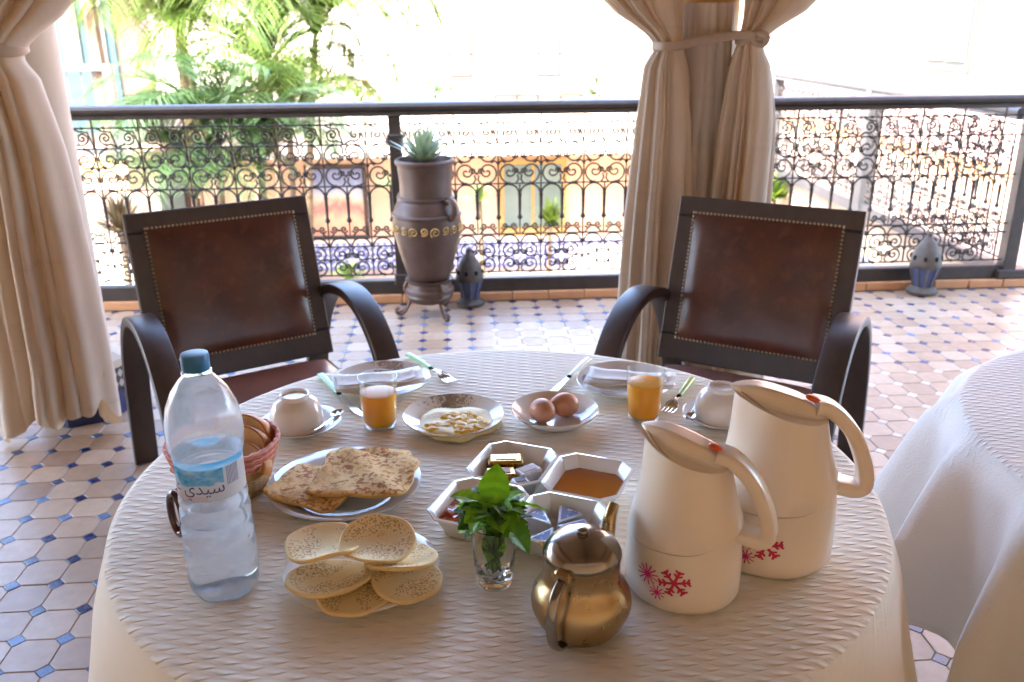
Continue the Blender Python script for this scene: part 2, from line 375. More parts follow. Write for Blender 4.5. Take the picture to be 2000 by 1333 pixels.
# side railing running away from the corner post
srail = thing('balcony_railing', 'grey iron scrollwork railing running away from the corner post along the side gallery', 'railing', T(2.84, .05, 0), YAW + R(90))
g = G()
for fn, aa in ((frieze, ()), (rosette, (Z2, Z3)), (lower_arc, ()), (rosette, (Z5, Z6))): fn(g, *aa)
for s in (-1, 1):
    h = G(); arch(h); spindle(h); curl(h); g.add([(p[0] + s * CELL / 4, p[1], p[2]) for p in h.v], h.f)
g.box((-CELL / 2, 0, .5), (.008, .008, .8)); me_panel = g.mesh('scrollwork_panel', m_iron, 60)
SL = 9.6
for i in range(int(SL / CELL)): o = put(me_panel, 'scrollwork_panel', srail, (.2 + i * CELL, 0, 0)); o.scale = (1, 1, .93)
for z in (Z1, Z2, Z3, Z4, Z5, Z6): g = G(); g.box((SL / 2, 0, z * .93), (SL, .008, .008)); g.build('cross_bar', m_iron, srail, 0)
m_rail2 = simple('grey_painted_rail', (.03, .03, .034), (.045, .043, .046), .45, 14, .2, 90)
g = G(); g.sweep([(.03, 0, .915), (SL, 0, .915)], [(-x, y) for x, y in hp]); g.build('handrail', m_rail2, srail, 30)
g = G(); g.box((SL / 2, 0, .07), (SL, .06, .08)); g.build('bottom_rail', m_rail2, srail, 0)
for x in (1.85, 3.9, 6.0, 8.1): g = G(); g.box((x, 0, .48), (.10, .10, .95), bev=.006); g.build('post', m_rail2, srail, 0)

# ------------------------------------------------------------------ the house round the courtyard
m_tealg = simple('teal_glass', (.12, .17, .16), (.10, .145, .14), .15, 2)
m_frame = simple('ochre_frame', (.42, .26, .08), (.36, .2, .06), .6, 4)
m_brownf = simple('brown_door_frame', (.05, .026, .016), (.035, .018, .01), .6, 5)
def zellij(name, c1, c2, sc):
    t = NT(name); v = t.co(); x, y, z = t.sep(v)
    ux = t.math('MULTIPLY', t.math('ADD', x, y), sc); uz = t.math('MULTIPLY', z, sc)
    p = t.math('SINE', t.math('ADD', ux, uz)); q = t.math('SINE', t.math('SUBTRACT', ux, uz)); r = t.math('SINE', t.math('MULTIPLY', ux, 2.)); s = t.math('SINE', t.math('MULTIPLY', uz, 2.))
    f = t.math('ADD', t.math('MULTIPLY', p, q), t.math('MULTIPLY', t.math('MULTIPLY', r, s), .6)); t.set(col=t.mix(t.ramp(f, [(.02, 0.), (.08, 1.)]), c1, c2), rough=.25); return t.m
m_dado = zellij('blue_zellij', (.15, .17, .40), (.50, .51, .60), 24)
m_hedge = leafmat('hedge_leaf', (.02, .05, .012), (.04, .08, .02), .3)
opp = thing('courtyard_house', 'peach house across the courtyard with a cream terrace edge and a blue tiled dado', 'house', T(0, 10.3, 0), YAW)
def bx(par, name, x0, x1, y0, y1, z0, z1, m, bev=0):
    g = G(); g.box(((x0 + x1) / 2, (y0 + y1) / 2, (z0 + z1) / 2), (x1 - x0, y1 - y0, z1 - z0), bev=bev); return g.build(name, m, par, 0)
bx(opp, 'wall', -9, 8, 2.0, 2.4, -3.1, -.6, m_plaster_p); bx(opp, 'terrace_edge', -9, 8, -.25, 2.4, -.62, -.12, m_plaster_w); bx(opp, 'cornice', -9, 8, -.33, -.253, -.2, -.08, m_plaster_w)
bx(opp, 'dado', -9, 8, 1.94, 1.997, -3.1, -2.55, m_dado); bx(opp, 'dado_cap', -9, 8, 1.9, 1.998, -2.548, -2.49, m_plaster_w)
bx(opp, 'upper_wall', -7, 8, 4.8, 5.2, -.12, 3.6, m_plaster_w); bx(opp, 'parapet', -9, 8, -.2, -.05, -.078, .22, m_plaster_w)
d = bx(opp, 'door', .55, 1.85, 1.9, 1.997, -2.486, -1.0, m_frame); bx(d, 'pane', .65, 1.17, 1.88, 1.899, -2.3, -1.1, m_tealg); bx(d, 'pane', 1.23, 1.75, 1.88, 1.899, -2.3, -1.1, m_tealg)
for x in (-6.2, 3.4, 5.4): d = bx(opp, 'window', x, x + .9, 1.92, 1.998, -2.2, -1.1, m_brownf); bx(d, 'pane', x + .08, x + .82, 1.9, 1.919, -2.1, -1.2, m_tealg)
for x in (-8, -4.6, 4.2, 7.4): bx(opp, 'pillar', x, x + .34, -.2, .14, -3.1, -.622, m_plaster_p)
t = NT('painted_landscape'); x, y, z = t.sep(t.co('Generated')); n = t.noise(3.5, 4, .6, t.co('Generated'), .6)
hgt = t.math('ADD', z, t.math('MULTIPLY', t.math('SUBTRACT', n, .5), .5))
t.set(col=t.ramp(hgt, [(.0, (.52, .24, .15)), (.25, (.62, .36, .23)), (.4, (.38, .16, .14)), (.55, (.58, .42, .30)), (.63, (.38, .42, .48)), (.8, (.20, .25, .42)), (1., (.12, .15, .30))]), rough=.5)
pic = thing('wall_painting', 'large framed painting of red hills under a blue sky on the peach wall', 'painting', T(-2.55, 12.26, -1.75), YAW)
bx(pic, 'canvas', -.5, .5, 0, .03, -.66, .62, t.m)
for (a0, a1, b0, b1) in ((-.58, .58, .62, .70), (-.58, .58, -.74, -.66), (-.58, -.5, -.66, .62), (.5, .58, -.66, .62)): bx(pic, 'frame', a0, a1, -.03, .032, b0, b1, m_brownf)
# awning frame and furniture on the far terrace
m_pale = simple('brown_steel', (.035, .028, .025), (.03, .025, .02), .5)
pg = thing('awning_frame', 'thin pale awning frame standing on the far terrace', 'frame', T(0, 10.9, -.12), YAW)
for x in (-2.5, .25, 2.5): bx(pg, 'post', x, x + .035, 0, .035, 0, 1.05, m_pale)
bx(pg, 'beam', -2.6, 2.7, 0, .035, 1.05, 1.09, m_pale)
m_terra = simple('terracotta_pot', (.14, .05, .025), (.1, .035, .02), .8, 6)
pl = thing('gate_pillar', 'slim brick pillar with brown stones on the far terrace', 'pillar', T(-1.75, 10.6, -.12), YAW)
bx(pl, 'shaft', -.1, .1, -.1, .1, 0, .8, m_plaster_w)
for i in range(4): bx(pl, 'stone', .03 - .05 * (i % 2), .13 - .05 * (i % 2), -.125, -.1, .1 + i * .17, .2 + i * .17, m_terra)
for i, (x, lab) in enumerate(((.62, 'dark wooden chair beside the slim post on the far terrace'), (1.0, 'brown slatted chair between two others on the far terrace'), (1.75, 'dark wooden chair standing apart near the far terrace end'))):
    c = thing('terrace_chair', lab, 'chair', T(x, 10.9, -.12), YAW, 'chairs on the far terrace')
    bx(c, 'seat', -.2, .2, -.2, .2, .38, .42, m_brownf)
    for s in (-1, 1):
        for r_ in (-1, 1): bx(c, 'leg', s * .18 - .02, s * .18 + .02, r_ * .18 - .02, r_ * .18 + .02, 0, .378, m_brownf)
    for k_ in (-.15, -.05, .05, .15): bx(c, 'back_slat', k_ - .018, k_ + .018, .17, .2, .422, .72, m_brownf)
p = at_y(1185, 430, 13.2); wt = thing('sunlit_patch_table', 'made-up white draped table for the sunlit white area below the ochre framed door', 'table', (p.x, p.y, -3.1), YAW)  # table made up to fill the sunlit white area there
g = G(); g.lathe([(.64, .30), (.60, .9), (.58, 1.18), (.56, 1.2), (.02, 1.2)], 40, rf=lambda a_, z: 1 + (.03 * math.cos(14 * a_) * (1.2 - z))); g.build('cloth', m_plaster_w, wt, 40); g = G(); g.lathe([(.25, 0), (.22, .04), (.05, .08), (.05, 1.15)], 16); g.build('leg', m_brownf, wt, 40)
for x in (-.35, 1.55): d = bx(opp, 'window', x, x + .5, 4.74, 4.797, .35, 1.15, m_brownf); bx(d, 'pane', x + .06, x + .44, 4.72, 4.739, .41, 1.09, m_plaster_w)
for (x, lab) in ((2.1, 'terracotta pot with a clipped shrub at the end of the far terrace'), (-.6, 'terracotta pot with a clipped shrub beside the slim post on the far terrace')):
    q = thing('potted_shrub', lab, 'potted plant', T(x, 10.75, -.12), YAW); g = G(); g.lathe([(.10, 0), (.15, .26), (.16, .3), (.13, .3)], 16); g.build('pot', m_terra, q, 40); r = random.Random(int(x * 10)); g = G()
    for i in range(160): v = np.array([r.gauss(0, 1), r.gauss(0, 1), r.gauss(0, 1)]); v = v / np.linalg.norm(v) * .24 * r.random() ** .4; d1 = np.array([r.gauss(0, 1), r.gauss(0, 1), r.gauss(0, 1)]) * .03; d2 = np.array([r.gauss(0, 1), r.gauss(0, 1), r.gauss(0, 1)]) * .03; c = v + (0, 0, .5); g.add([c, c + d1, c + d1 + d2, c + d2], [(0, 1, 2, 3)])
    g.build('foliage', m_hedge, q, 0)
# right: side building with a window
rb = thing('side_house', 'sunlit pale pink house wall with a shuttered window above the side gallery', 'house', T(4.75, 0, 0), YAW)
bx(rb, 'wall', 0, .4, 1.2, 16, 0, 5, m_plaster_pink)
wn = bx(rb, 'window', -.05, -.003, 3.95, 4.75, .95, 2.7, simple('grey_green_frame', (.05, .055, .05), None, .5))
for y0 in (4.0, 4.38): bx(wn, 'pane', -.07, -.052, y0, y0 + .32, 1.05, 2.6, m_tealg)
bx(rb, 'skirting', -.03, -.003, 1.2, 16, 0, .16, m_brick)
# left: the gallery wing
lw = thing('gallery_wing', 'pinkish gallery wing behind the palms with a grey balustrade and turquoise door', 'house', T(-4.0, 5.6, 0), YAW)
bx(lw, 'slab', -6, 0, 0, 3.4, -.35, 0, m_plaster_p); bx(lw, 'tile_edge', -6, .04, -.05, -.003, -.16, .02, m_brick); bx(lw, 'lower_wall', -6, 0, .7, 1, -3.1, -.352, m_plaster_w)
bx(lw, 'upper_wall', -6, -.6, 3.0, 3.4, .0, 3.4, m_plaster_pink); bx(lw, 'handrail', -6, 0, 0, .1, .98, 1.06, m_rail2); bx(lw, 'bottom_rail', -6, 0, .02, .08, .08, .14, m_rail2)
for i in range(40): bx(lw, 'baluster', -5.9 + i * .15, -5.885 + i * .15, .045, .06, .142, .978, m_rail2)
bx(lw, 'roof', -6.2, .3, -.3, 3.5, 2.62, 2.78, m_roofw)  # unseen roof added to put the wing's upper wall in shade
for x in (-5.9, -.25): bx(lw, 'shade_roof_post', x, x + .12, .11, .23, 0, 2.619, m_roofw)
for x in (-3.6, -1.25, -.1): bx(lw, 'post', x, x + .1, 0, .1, .0, .979, m_rail2)
d = bx(lw, 'door', -1.75, -.95, 2.94, 2.998, .0, 2.1, simple('turquoise_paint', (.08, .20, .23), (.06, .16, .2), .4)); bx(d, 'panel', -1.65, -1.4, 2.91, 2.939, .9, 1.9, m_tealg); bx(d, 'panel', -1.3, -1.05, 2.91, 2.939, .9, 1.9, m_tealg)

# ------------------------------------------------------------------ plants
m_palm1 = leafmat('palm_leaf', (.06, .115, .02), (.135, .18, .035), .5, (1, 1, .4)); m_palm2 = leafmat('bluish_palm_leaf', (.035, .075, .028), (.07, .12, .045), .4, (1, 1, .6))
m_trunk = simple('palm_trunk', (.16, .11, .065), (.09, .06, .035), .9, 12, .6, 30, .01)
m_dry = leafmat('dry_leaf', (.10, .07, .04), (.06, .05, .03), .2, (1, .9, .6))
m_yuc = leafmat('yucca_leaf', (.10, .17, .06), (.22, .26, .10), .35)
def frond(seed, L, droop, nl, ll, lw_, hang):
    r = random.Random(seed); g = G(); pts = []; x = z = 0; a = R(78)
    n = 14
    for i in range(n + 1): pts.append((x, 0, z)); st = L / n; x += st * math.cos(a); z += st * math.sin(a); a -= droop / n * (1 + 1.2 * i / n)
    P = np.array(pts); g.tube(P, .009, 4, up=(0, 1, 0), scale=lambda u: 1 - .8 * u)
    for i in range(nl):
        u = .16 + .84 * i / nl; q = u * n; k = min(int(q), n - 1); b = P[k] + (P[k + 1] - P[k]) * (q - k); tg = P[k + 1] - P[k]; tg /= np.linalg.norm(tg)
        for s in (-1, 1):
            l = ll * (.55 + .6 * math.sin(math.pi * min(u * .92 + .08, 1))) * r.uniform(.75, 1.15); d = tg * .75 + np.array([0, s * r.uniform(.6, .95), r.uniform(0, .3)]); d /= np.linalg.norm(d)
            wv = np.cross(d, np.array([0, 0, 1.])); wv /= np.linalg.norm(wv) + 1e-6; V = []; p = b.copy()
            for j in range(4):
                w_ = lw_ * (.6, 1, .75, .05)[j]; V += [p - wv * w_, p + wv * w_]; p = p + d * l / 3; d = d + np.array([0, 0, -hang * r.uniform(.6, 1.3)]); d /= np.linalg.norm(d)
            g.add(V, [(0, 1, 3, 2), (2, 3, 5, 4), (4, 5, 7, 6)])
    return g
fr1 = [frond(i, 1.6, R(92), 60, .50, .0058, .40).mesh('frond', m_palm1, 0) for i in range(3)]
fr2 = [frond(i + 9, 1.35, R(78), 60, .48, .0058, .36).mesh('frond', m_palm2, 0) for i in range(3)]
def palm(loc, stems, meshes, lab, nf, seed, sc=1., trr=.045):
    r = random.Random(seed); p = thing('palm_tree', lab, 'palm tree', loc, 0, None)
    for (dx, dy, h) in stems:
        g = G(); bend = r.uniform(-.12, .12); g.tube([(dx * .4, dy * .4, 0), (dx * .6 + bend, dy * .6, h * .35), (dx * .8 + bend, dy * .8, h * .7), (dx, dy, h)], trr, 7, up=(0, 1, 0), scale=lambda u: 1.15 - .4 * u); tr = g.build('trunk', m_trunk, p, 60)
        for i in range(nf):
            o = put(r.choice(meshes), 'frond', p, (dx, dy, h)); o.rotation_euler = (r.uniform(-.12, .12), r.uniform(-.35, .45), r.uniform(0, 6.28)); k_ = r.uniform(.75, 1.1) * sc; o.scale = (k_, k_, k_)
    return p
P0 = at_y(420, 230, 8.2)
palm((P0.x, P0.y, -3.1), [(0, 0, 3.55), (.3, .2, 3.2), (-.3, .1, 3.0)], fr2, 'bluish green feathery palm growing just beyond the railing', 20, 3, .92)
P0 = at_y(520, 260, 9.6)
palm((P0.x, P0.y, -3.1), [(0, .3, 4.1), (.25, 0, 3.5), (-.9, .4, 4.3), (.5, .5, 4.4)], fr1, 'tall yellow green palm clump with arching sunlit fronds', 24, 5, 1.08)
P0 = at_y(330, 0, 10.6)
palm((P0.x, P0.y, -3.1), [(0, .2, 5.2), (1.0, .3, 5.0)], fr1, 'tall palm rising behind the other palms', 14, 12, 1.1, .07)
def spiky(loc, label, n, L, w_, m, stem, seed, up=.35, name='yucca_plant', pot=None):
    r = random.Random(seed); p = thing(name, label, 'plant', loc)
    if stem: g = G(); g.tube([(0, 0, 0), (r.uniform(-.05, .05), 0, stem * .5), (0, 0, stem)], .03, 6, up=(0, 1, 0)); g.build('stem', m_trunk, p, 60)
    g = G()
    for i in range(n):
        az = r.uniform(0, 6.28); el = r.uniform(-.35, 1.5) * (1 - up) + up * 1.2; l = L * r.uniform(.7, 1.1); d = np.array([math.cos(az) * math.cos(el), math.sin(az) * math.cos(el), math.sin(el)]); wv = np.cross(d, (0, 0, 1.)); wv /= np.linalg.norm(wv) + 1e-6
        q = np.array([0, 0, stem]) + d * .01; V = []
        for j in range(4): ww = w_ * (.8, 1, .75, .05)[j]; V += [q - wv * ww, q + wv * ww]; q = q + d * l / 3; d = d + np.array([0, 0, -.12]); d /= np.linalg.norm(d)
        g.add(V, [(0, 1, 3, 2), (2, 3, 5, 4), (4, 5, 7, 6)])
    g.build('leaves', m, p, 0); return p
for (px, py, Y, lab, n, L, w_, m, sd) in ((775, 372, 7.6, 'pale green yucca standing behind the tall brown urn', 90, .24, .011, m_yuc, 1), (935, 395, 8.6, 'small star shaped yucca beyond the railing right of the urn', 60, .22, .012, m_yuc, 2),
        (1075, 440, 12.4, 'leafy green shrub in the courtyard below the ochre framed door', 120, .4, .02, m_palm1, 3), (238, 455, 6.6, 'dry dark spiky plant beyond the railing beside the hanging curtain', 170, .34, .012, m_dry, 4),
        (1510, 390, 8.5, 'green shrub beyond the railing beside the tied curtain', 110, .3, .018, m_palm1, 6), (680, 545, 6.4, 'low green succulent in the courtyard behind the bottom rail', 40, .16, .014, m_palm1, 8)):
    p = at_y(px, py, Y); spiky((p.x, p.y, -3.1), lab, n, L, w_, m, p.z + 3.1, sd)

# ================================================================== FURNITURE
def woodmat(name, c1, c2, rough):
    t = NT(name); v = t.scale(t.co(), 9, 9, 2); n = t.noise(4, 5, .65, v, .2); t.set(col=t.mix(t.ramp(n, [(.3, 0.), (.75, 1.)]), c1, c2), rough=t.math('ADD', t.math('MULTIPLY', n, .14), rough - .05)); t.bump(n, .05, .001); return t.m
m_wood = woodmat('dark_walnut_wood', (.042, .026, .020), (.060, .038, .030), .38)
def leathermat(name, c1, c2, c3):
    t = NT(name); n = t.noise(5.5, 5, .62); n2 = t.noise(22, 4, .6); x, y, z = t.sep(t.co())
    c = t.mix(t.ramp(n, [(.36, 0.), (.62, 1.)]), c1, c2); c = t.mix(t.ramp(n2, [(.5, 0.), (.78, .7)]), c, c3)
    t.set(col=c, rough=t.math('ADD', t.math('MULTIPLY', n, .25), .20), spec=.6); t.bump(t.vor(420), .12, .0006); t.bump(t.noise(14, 3), .25, .004); return t.m
m_leath = leathermat('worn_brown_leather', (.098, .027, .012), (.050, .015, .009), (.16, .05, .02))
m_seat = leathermat('seat_leather', (.26, .13, .10), (.20, .09, .07), (.32, .16, .12))
m_nail = simple('brass_nail', (.42, .32, .20), None, .35, metal=1.)
def rrect(w_, h_, r, n=4):
    out = []
    for (cx, cy_, a0) in ((w_ / 2 - r, h_ / 2 - r, 0), (-w_ / 2 + r, h_ / 2 - r, 90), (-w_ / 2 + r, -h_ / 2 + r, 180), (w_ / 2 - r, -h_ / 2 + r, 270)):
        for i in range(n + 1): t = R(a0 + 90 * i / n); out.append((cx + r * math.cos(t), cy_ + r * math.sin(t)))
    return out
def chair(name, label, loc, rz):
    c = thing(name, label, 'armchair', loc, rz, 'armchairs at the breakfast table')
    prof = cat([(.50, 0), (.455, .22), (.385, .43), (.26, .575), (.10, .625), (-.05, .60), (-.175, .50), (-.26, .33), (-.315, .15), (-.34, 0)], 6)
    for s in (-1, 1):
        g = G(); P = prof; V = []; F = []; sec = rrect(.078, .034, .007, 2); K = len(sec)
        for i in range(len(P)):
            tg = P[min(i + 1, len(P) - 1)] - P[max(i - 1, 0)]; tg /= np.linalg.norm(tg); nx = np.array([tg[1], -tg[0]])
            for (a_, b_) in sec: V.append((s * .315 + a_, P[i][0] + nx[0] * b_, P[i][1] + nx[1] * b_))
        for i in range(len(P) - 1):
            for j in range(K): F.append((i * K + j, i * K + (j + 1) % K, i * K + K + (j + 1) % K, i * K + K + j))
        F += [tuple(range(K - 1, -1, -1)), tuple(range((len(P) - 1) * K, len(P) * K))]
        g.add(V, F); me = fixn(g.mesh('arm', m_wood, 40)); put(me, 'arm', c)
    # back: leaning plane, local axes e (up along the back) and n (towards the sitter)
    b0, b1 = np.array([0, .21, .375]), np.array([0, .36, .895]); e = b1 - b0; H = np.linalg.norm(e); e /= H; nn = np.array([0, -e[2], e[1]])
    def bp(x, h, d): return tuple(np.array([x, 0, 0]) + b0 + e * h + nn * d)
    def bar(x0, x1, h0, h1, d0, d1, nm):
        g = G(); bv = .004; V = []
        for (dd, q) in ((d0, 0), (d1 - bv, 0), (d1, bv)): V += [bp(x0 + q, h0 + q, dd), bp(x1 - q, h0 + q, dd), bp(x1 - q, h1 - q, dd), bp(x0 + q, h1 - q, dd)]
        F = [(3, 2, 1, 0), (8, 9, 10, 11)]
        for k_ in (0, 4):
            for i in range(4): j = (i + 1) % 4; F.append((k_ + i, k_ + j, k_ + 4 + j, k_ + 4 + i))
        g.add(V, F); put(fixn(g.mesh(nm, m_wood, 30)), nm, c)
    W = .29; a_ = .068; t_ = .062; b_ = .085
    bar(-W, W, H - t_, H, -.02, .018, 'top_rail'); bar(-W, W, 0, b_, -.02, .018, 'bottom_rail'); bar(-W, -W + a_, b_ + .001, H - t_ - .001, -.02, .0175, 'stile'); bar(W - a_, W, b_ + .001, H - t_ - .001, -.02, .0175, 'stile')
    # leather pad, domed
    n1, n2 = 22, 20; xa, ha, hb = W - a_ + .012, b_ - .012, H - t_ + .012; Pg = np.zeros((n1 + 1, n2 + 1, 3))
    for i in range(n1 + 1):
        for j in range(n2 + 1):
            u, v = i / n1 * 2 - 1, j / n2 * 2 - 1; du = 1 - abs(u) ** 4; dv = 1 - abs(v) ** 4
            d_ = .0185 + .020 * (du * dv) ** .55 + .0025 * math.sin(5 * u + 2 * v + loc[0] * 3) * du * dv
            Pg[i, j] = bp(u * xa, (ha + hb) / 2 + v * (hb - ha) / 2, d_)
    g = G(); g.grid(Pg); pad = put(fixn(g.mesh('back_cushion', m_leath, 60)), 'back_cushion', c)
    g = G(); g.add([bp(-xa, ha, -.018), bp(xa, ha, -.018), bp(xa, hb, -.018), bp(-xa, hb, -.018), bp(-xa, ha, -.01), bp(xa, ha, -.01), bp(xa, hb, -.01), bp(-xa, hb, -.01)], [(0, 1, 2, 3), (7, 6, 5, 4), (0, 4, 5, 1), (1, 5, 6, 2), (2, 6, 7, 3), (3, 7, 4, 0)]); g.build('back_panel', m_leath, c, 0)
    g = G(); st = .0125; xn, h0, h1 = xa + .001, ha + .001, hb - .001
    per = [(x, h0) for x in np.arange(-xn, xn, st)] + [(xn, h) for h in np.arange(h0, h1, st)] + [(x, h1) for x in np.arange(xn, -xn, -st)] + [(-xn, h) for h in np.arange(h1, h0, -st)]
    for (x, h) in per: g.ball(bp(x, h, .0185), .0048, 6, 4)
    o = g.build('nail_trim', m_nail, c, 60); o['kind'] = 'stuff'
    g = G(); g.box((0, -.055, .325), (.545, .52, .07), bev=.008); g.build('seat_frame', m_wood, c, 0)
    g = G(); n1 = 14; Pg = np.zeros((n1 + 1, n1 + 1, 3))
    for i in range(n1 + 1):
        for j in range(n1 + 1): u, v = i / n1 * 2 - 1, j / n1 * 2 - 1; Pg[i, j] = (u * .255, -.055 + v * .245, .362 + .028 * ((1 - abs(u) ** 6) * (1 - abs(v) ** 6)) ** .5)
    g.grid(Pg); put(fixn(g.mesh('seat_cushion', m_seat, 60)), 'seat_cushion', c)
    return c
chair('armchair', 'dark wooden armchair with brown leather back, behind the water bottle', (-.755, 2.52, 0), R(32.2))
chair('armchair', 'dark wooden armchair with brown leather back, in front of the tied curtain', (.645, 2.457, 0), R(-29.4))

# ------------------------------------------------------------------ tables and cloths
def clothmat(name, col, wx, wy, amp, fuzz=.1):
    t = NT(name); v = t.co(); x, y, z = t.sep(v)
    X = t.math('ADD', t.math('DIVIDE', x, wx), t.math('MULTIPLY', t.noise(6, 2, .5), .45)); Y = t.math('ADD', t.math('DIVIDE', t.math('SUBTRACT', y, t.math('MULTIPLY', z, .8)), wy), t.math('MULTIPLY', t.noise(8, 2, .5), .6))
    fa = t.math('FRACT', t.math('ADD', X, Y)); fb = t.math('FRACT', t.math('SUBTRACT', Y, X))
    ends = t.math('POWER', t.math('SINE', t.math('MULTIPLY', fa, math.pi)), 3.6)                                  # each raised weft dies out at its ends
    var = t.ramp(t.noise(17, 2, .5), [(.3, .45), (.65, 1.15)]); ends = t.math('MULTIPLY', ends, var)
    saw = t.math('MULTIPLY', t.ramp(fb, [(0., 0.), (.16, 1.), (.5, .4), (1., 0.)]), ends)                        # and is highest along one edge
    saw2 = t.math('MULTIPLY', t.ramp(fa, [(0., 0.), (.06, 1.), (.4, .35), (1., 0.)]), t.math('SINE', t.math('MULTIPLY', fb, math.pi)))
    big = t.noise(11, 3, .5); h = t.math('ADD', t.math('ADD', saw, t.math('MULTIPLY', saw2, .16)), t.math('MULTIPLY', big, .7)); h = t.math('ADD', h, t.math('MULTIPLY', t.noise(90, 3), .12))
    t.set(col=t.mix(t.ramp(t.noise(3, 4), [(.35, 0.), (.7, 1.)]), col, tuple(q * .93 for q in col)), rough=.7, spec=.3, sheen=.1)
    nz = t.math('ABSOLUTE', t.sep(t.n('ShaderNodeNewGeometry').outputs['True Normal'])[2]); fade = t.math('ADD', t.math('MULTIPLY', t.math('POWER', nz, 2.5), .98), .02, clamp=True)
    t.bump(t.math('MULTIPLY', h, fade), amp, .0027); wv = t.math('MULTIPLY', t.math('SINE', t.math('MULTIPLY', x, 2600.)), t.math('SINE', t.math('MULTIPLY', y, 2600.))); t.bump(wv, .08, .0003); t.bump(t.noise(230, 2), fuzz, .002); return t.m
m_cloth = clothmat('woven_white_tablecloth', (.83, .77, .67), .054, .0170, .85)
m_cloth2 = clothmat('ribbed_white_tablecloth', (.80, .78, .76), .046, .016, .9, .5)
def table(x, y, lab, Rr, lab2, m, seed, nf, hem, amp, ph, rim=.012):
    t = thing('round_table', lab, 'table', (x, y, 0), 0)
    g = G(); g.lathe([(Rr - .03, .715), (Rr - .012, .72), (Rr - .012, .75), (Rr - .02, .755)], 48); g.build('table_top', m_wood, t, 40)
    g = G(); g.lathe([(.05, .03), (.045, .3), (.06, .7), (.2, .714)], 16); g.build('column', m_wood, t, 40)
    for i in range(4):
        a_ = R(45 + 90 * i); g = G(); g.sweep([(.04 * math.cos(a_), .04 * math.sin(a_), .14), (.2 * math.cos(a_), .2 * math.sin(a_), .07), (.32 * math.cos(a_), .32 * math.sin(a_), .022)], rrect(.05, .04, .008, 2)); g.build('leg', m_wood, t, 40)
    r = random.Random(seed); n = 260; rings = [0.0001, .12, .24, .34, .42, .48, .52, Rr - .024, Rr - .012, Rr - .004]; rows = []
    th = np.linspace(0, 2 * math.pi, n, endpoint=False); zz = [.76] * 8 + [.7595, .757]
    fold = np.zeros(n)
    if rim > .02: q_ = np.cos(16 * (th - R(150)) + .5 * np.sin(2 * th)) * .5 + .5; fold = q_ ** 2.6 * 2.2 - .9 + .15 * np.cos(5 * th)
    else:
        for kf in (nf, nf + 2, nf - 3): fold += np.cos(kf * th + r.uniform(0, 6.28) + ph) * (1 if kf == nf else .45)
        fold = np.tanh(fold * 1.1)
    hw = .018 * np.sin(3 * th + seed) + .012 * np.sin(7 * th)
    for rr, z in zip(rings, zz): rows.append(np.stack([rr * np.cos(th), rr * np.sin(th), np.full(n, z)], -1))
    nd = 22
    for i in range(1, nd + 1):
        u = i / nd; z = .755 - (.755 - hem) * u + hw * u; k_ = min(1, u * 1.5) ** (1.2 if rim < .02 else .75)
        rr = Rr + rim * min(1, u * 8) - .004 + amp * k_ * fold + (.03 if rim > .02 else .085) * u + amp * .35 * k_
        rows.append(np.stack([rr * np.cos(th), rr * np.sin(th), np.broadcast_to(z, (n,))], -1))
    rows = np.array(rows); rows = rows[:, ::-1]; g = G(); g.grid(rows, cv=True)
    # underside of the hem gives the cloth its thickness
    o = g.build('tablecloth', m, None, 60, (x, y, 0)); sol = o.modifiers.new('thickness', 'SOLIDIFY'); sol.thickness = .0012; sol.offset = -1
    tag(o, lab2, 'tablecloth'); return o
TX, TY = -.021, 1.249
table(TX, TY, 'round dining table hidden under the laid breakfast cloth', .583, 'white quilted tablecloth over the round table laid for breakfast', m_cloth, 3, 13, .22, .028, 0.)
table(1.36, 1.30, 'round dining table hidden under the bare white cloth', .565, 'white ribbed tablecloth hanging in deep folds over the empty table', m_cloth2, 8, 9, .41, .05, 1.6, .024)

# ------------------------------------------------------------------ pillars and curtains
def curtmat():
    t = NT('beige_velvet_curtain'); x, y, z = t.sep(t.co()); n = t.noise(2.2, 4, .6); n2 = t.noise(1, 3, .6, t.scale(t.co(), 3, 3, 26))
    c = t.mix(t.ramp(n, [(.3, 0.), (.7, 1.)]), (.67, .60, .50), (.59, .52, .425)); c = t.mix(t.ramp(n2, [(.60, 0.), (.75, .25)]), c, (.44, .34, .26))
    t.set(col=c, rough=.75, sheen=.35, spec=.3); t.bump(t.noise(9, 4), .35, .006); t.bump(t.noise(1, 4, .6, t.scale(t.co(), 26, 26, 7)), .35, .006); t.bump(t.noise(300, 2), .1, .0006)
    tr = t.n('ShaderNodeBsdfTranslucent'); t.lk(t.mix(1., c, (1, .72, .42), 'MULTIPLY'), tr.inputs[0]); mx = t.n('ShaderNodeMixShader'); mx.inputs[0].default_value = .28
    t.lk(t.p.outputs[0], mx.inputs[1]); t.lk(tr.outputs[0], mx.inputs[2]); t.lk(mx.outputs[0], t.t.nodes['Material Output'].inputs[0]); return t.m
m_curt = curtmat(); m_tie = simple('tie_band_fabric', (.44, .33, .25), (.38, .28, .2), .8, 12, .4, 60)
m_col = simple('glow_tinted_pillar_plaster', (.62, .40, .18), (.56, .35, .15), .85, 4, .3, 25, .004)  # orange glow between the curtains put into the middle pillar's colour
m_colp = simple('pinkish_pillar_plaster', (.50, .42, .33), (.45, .37, .28), .85, 4, .3, 25, .004)
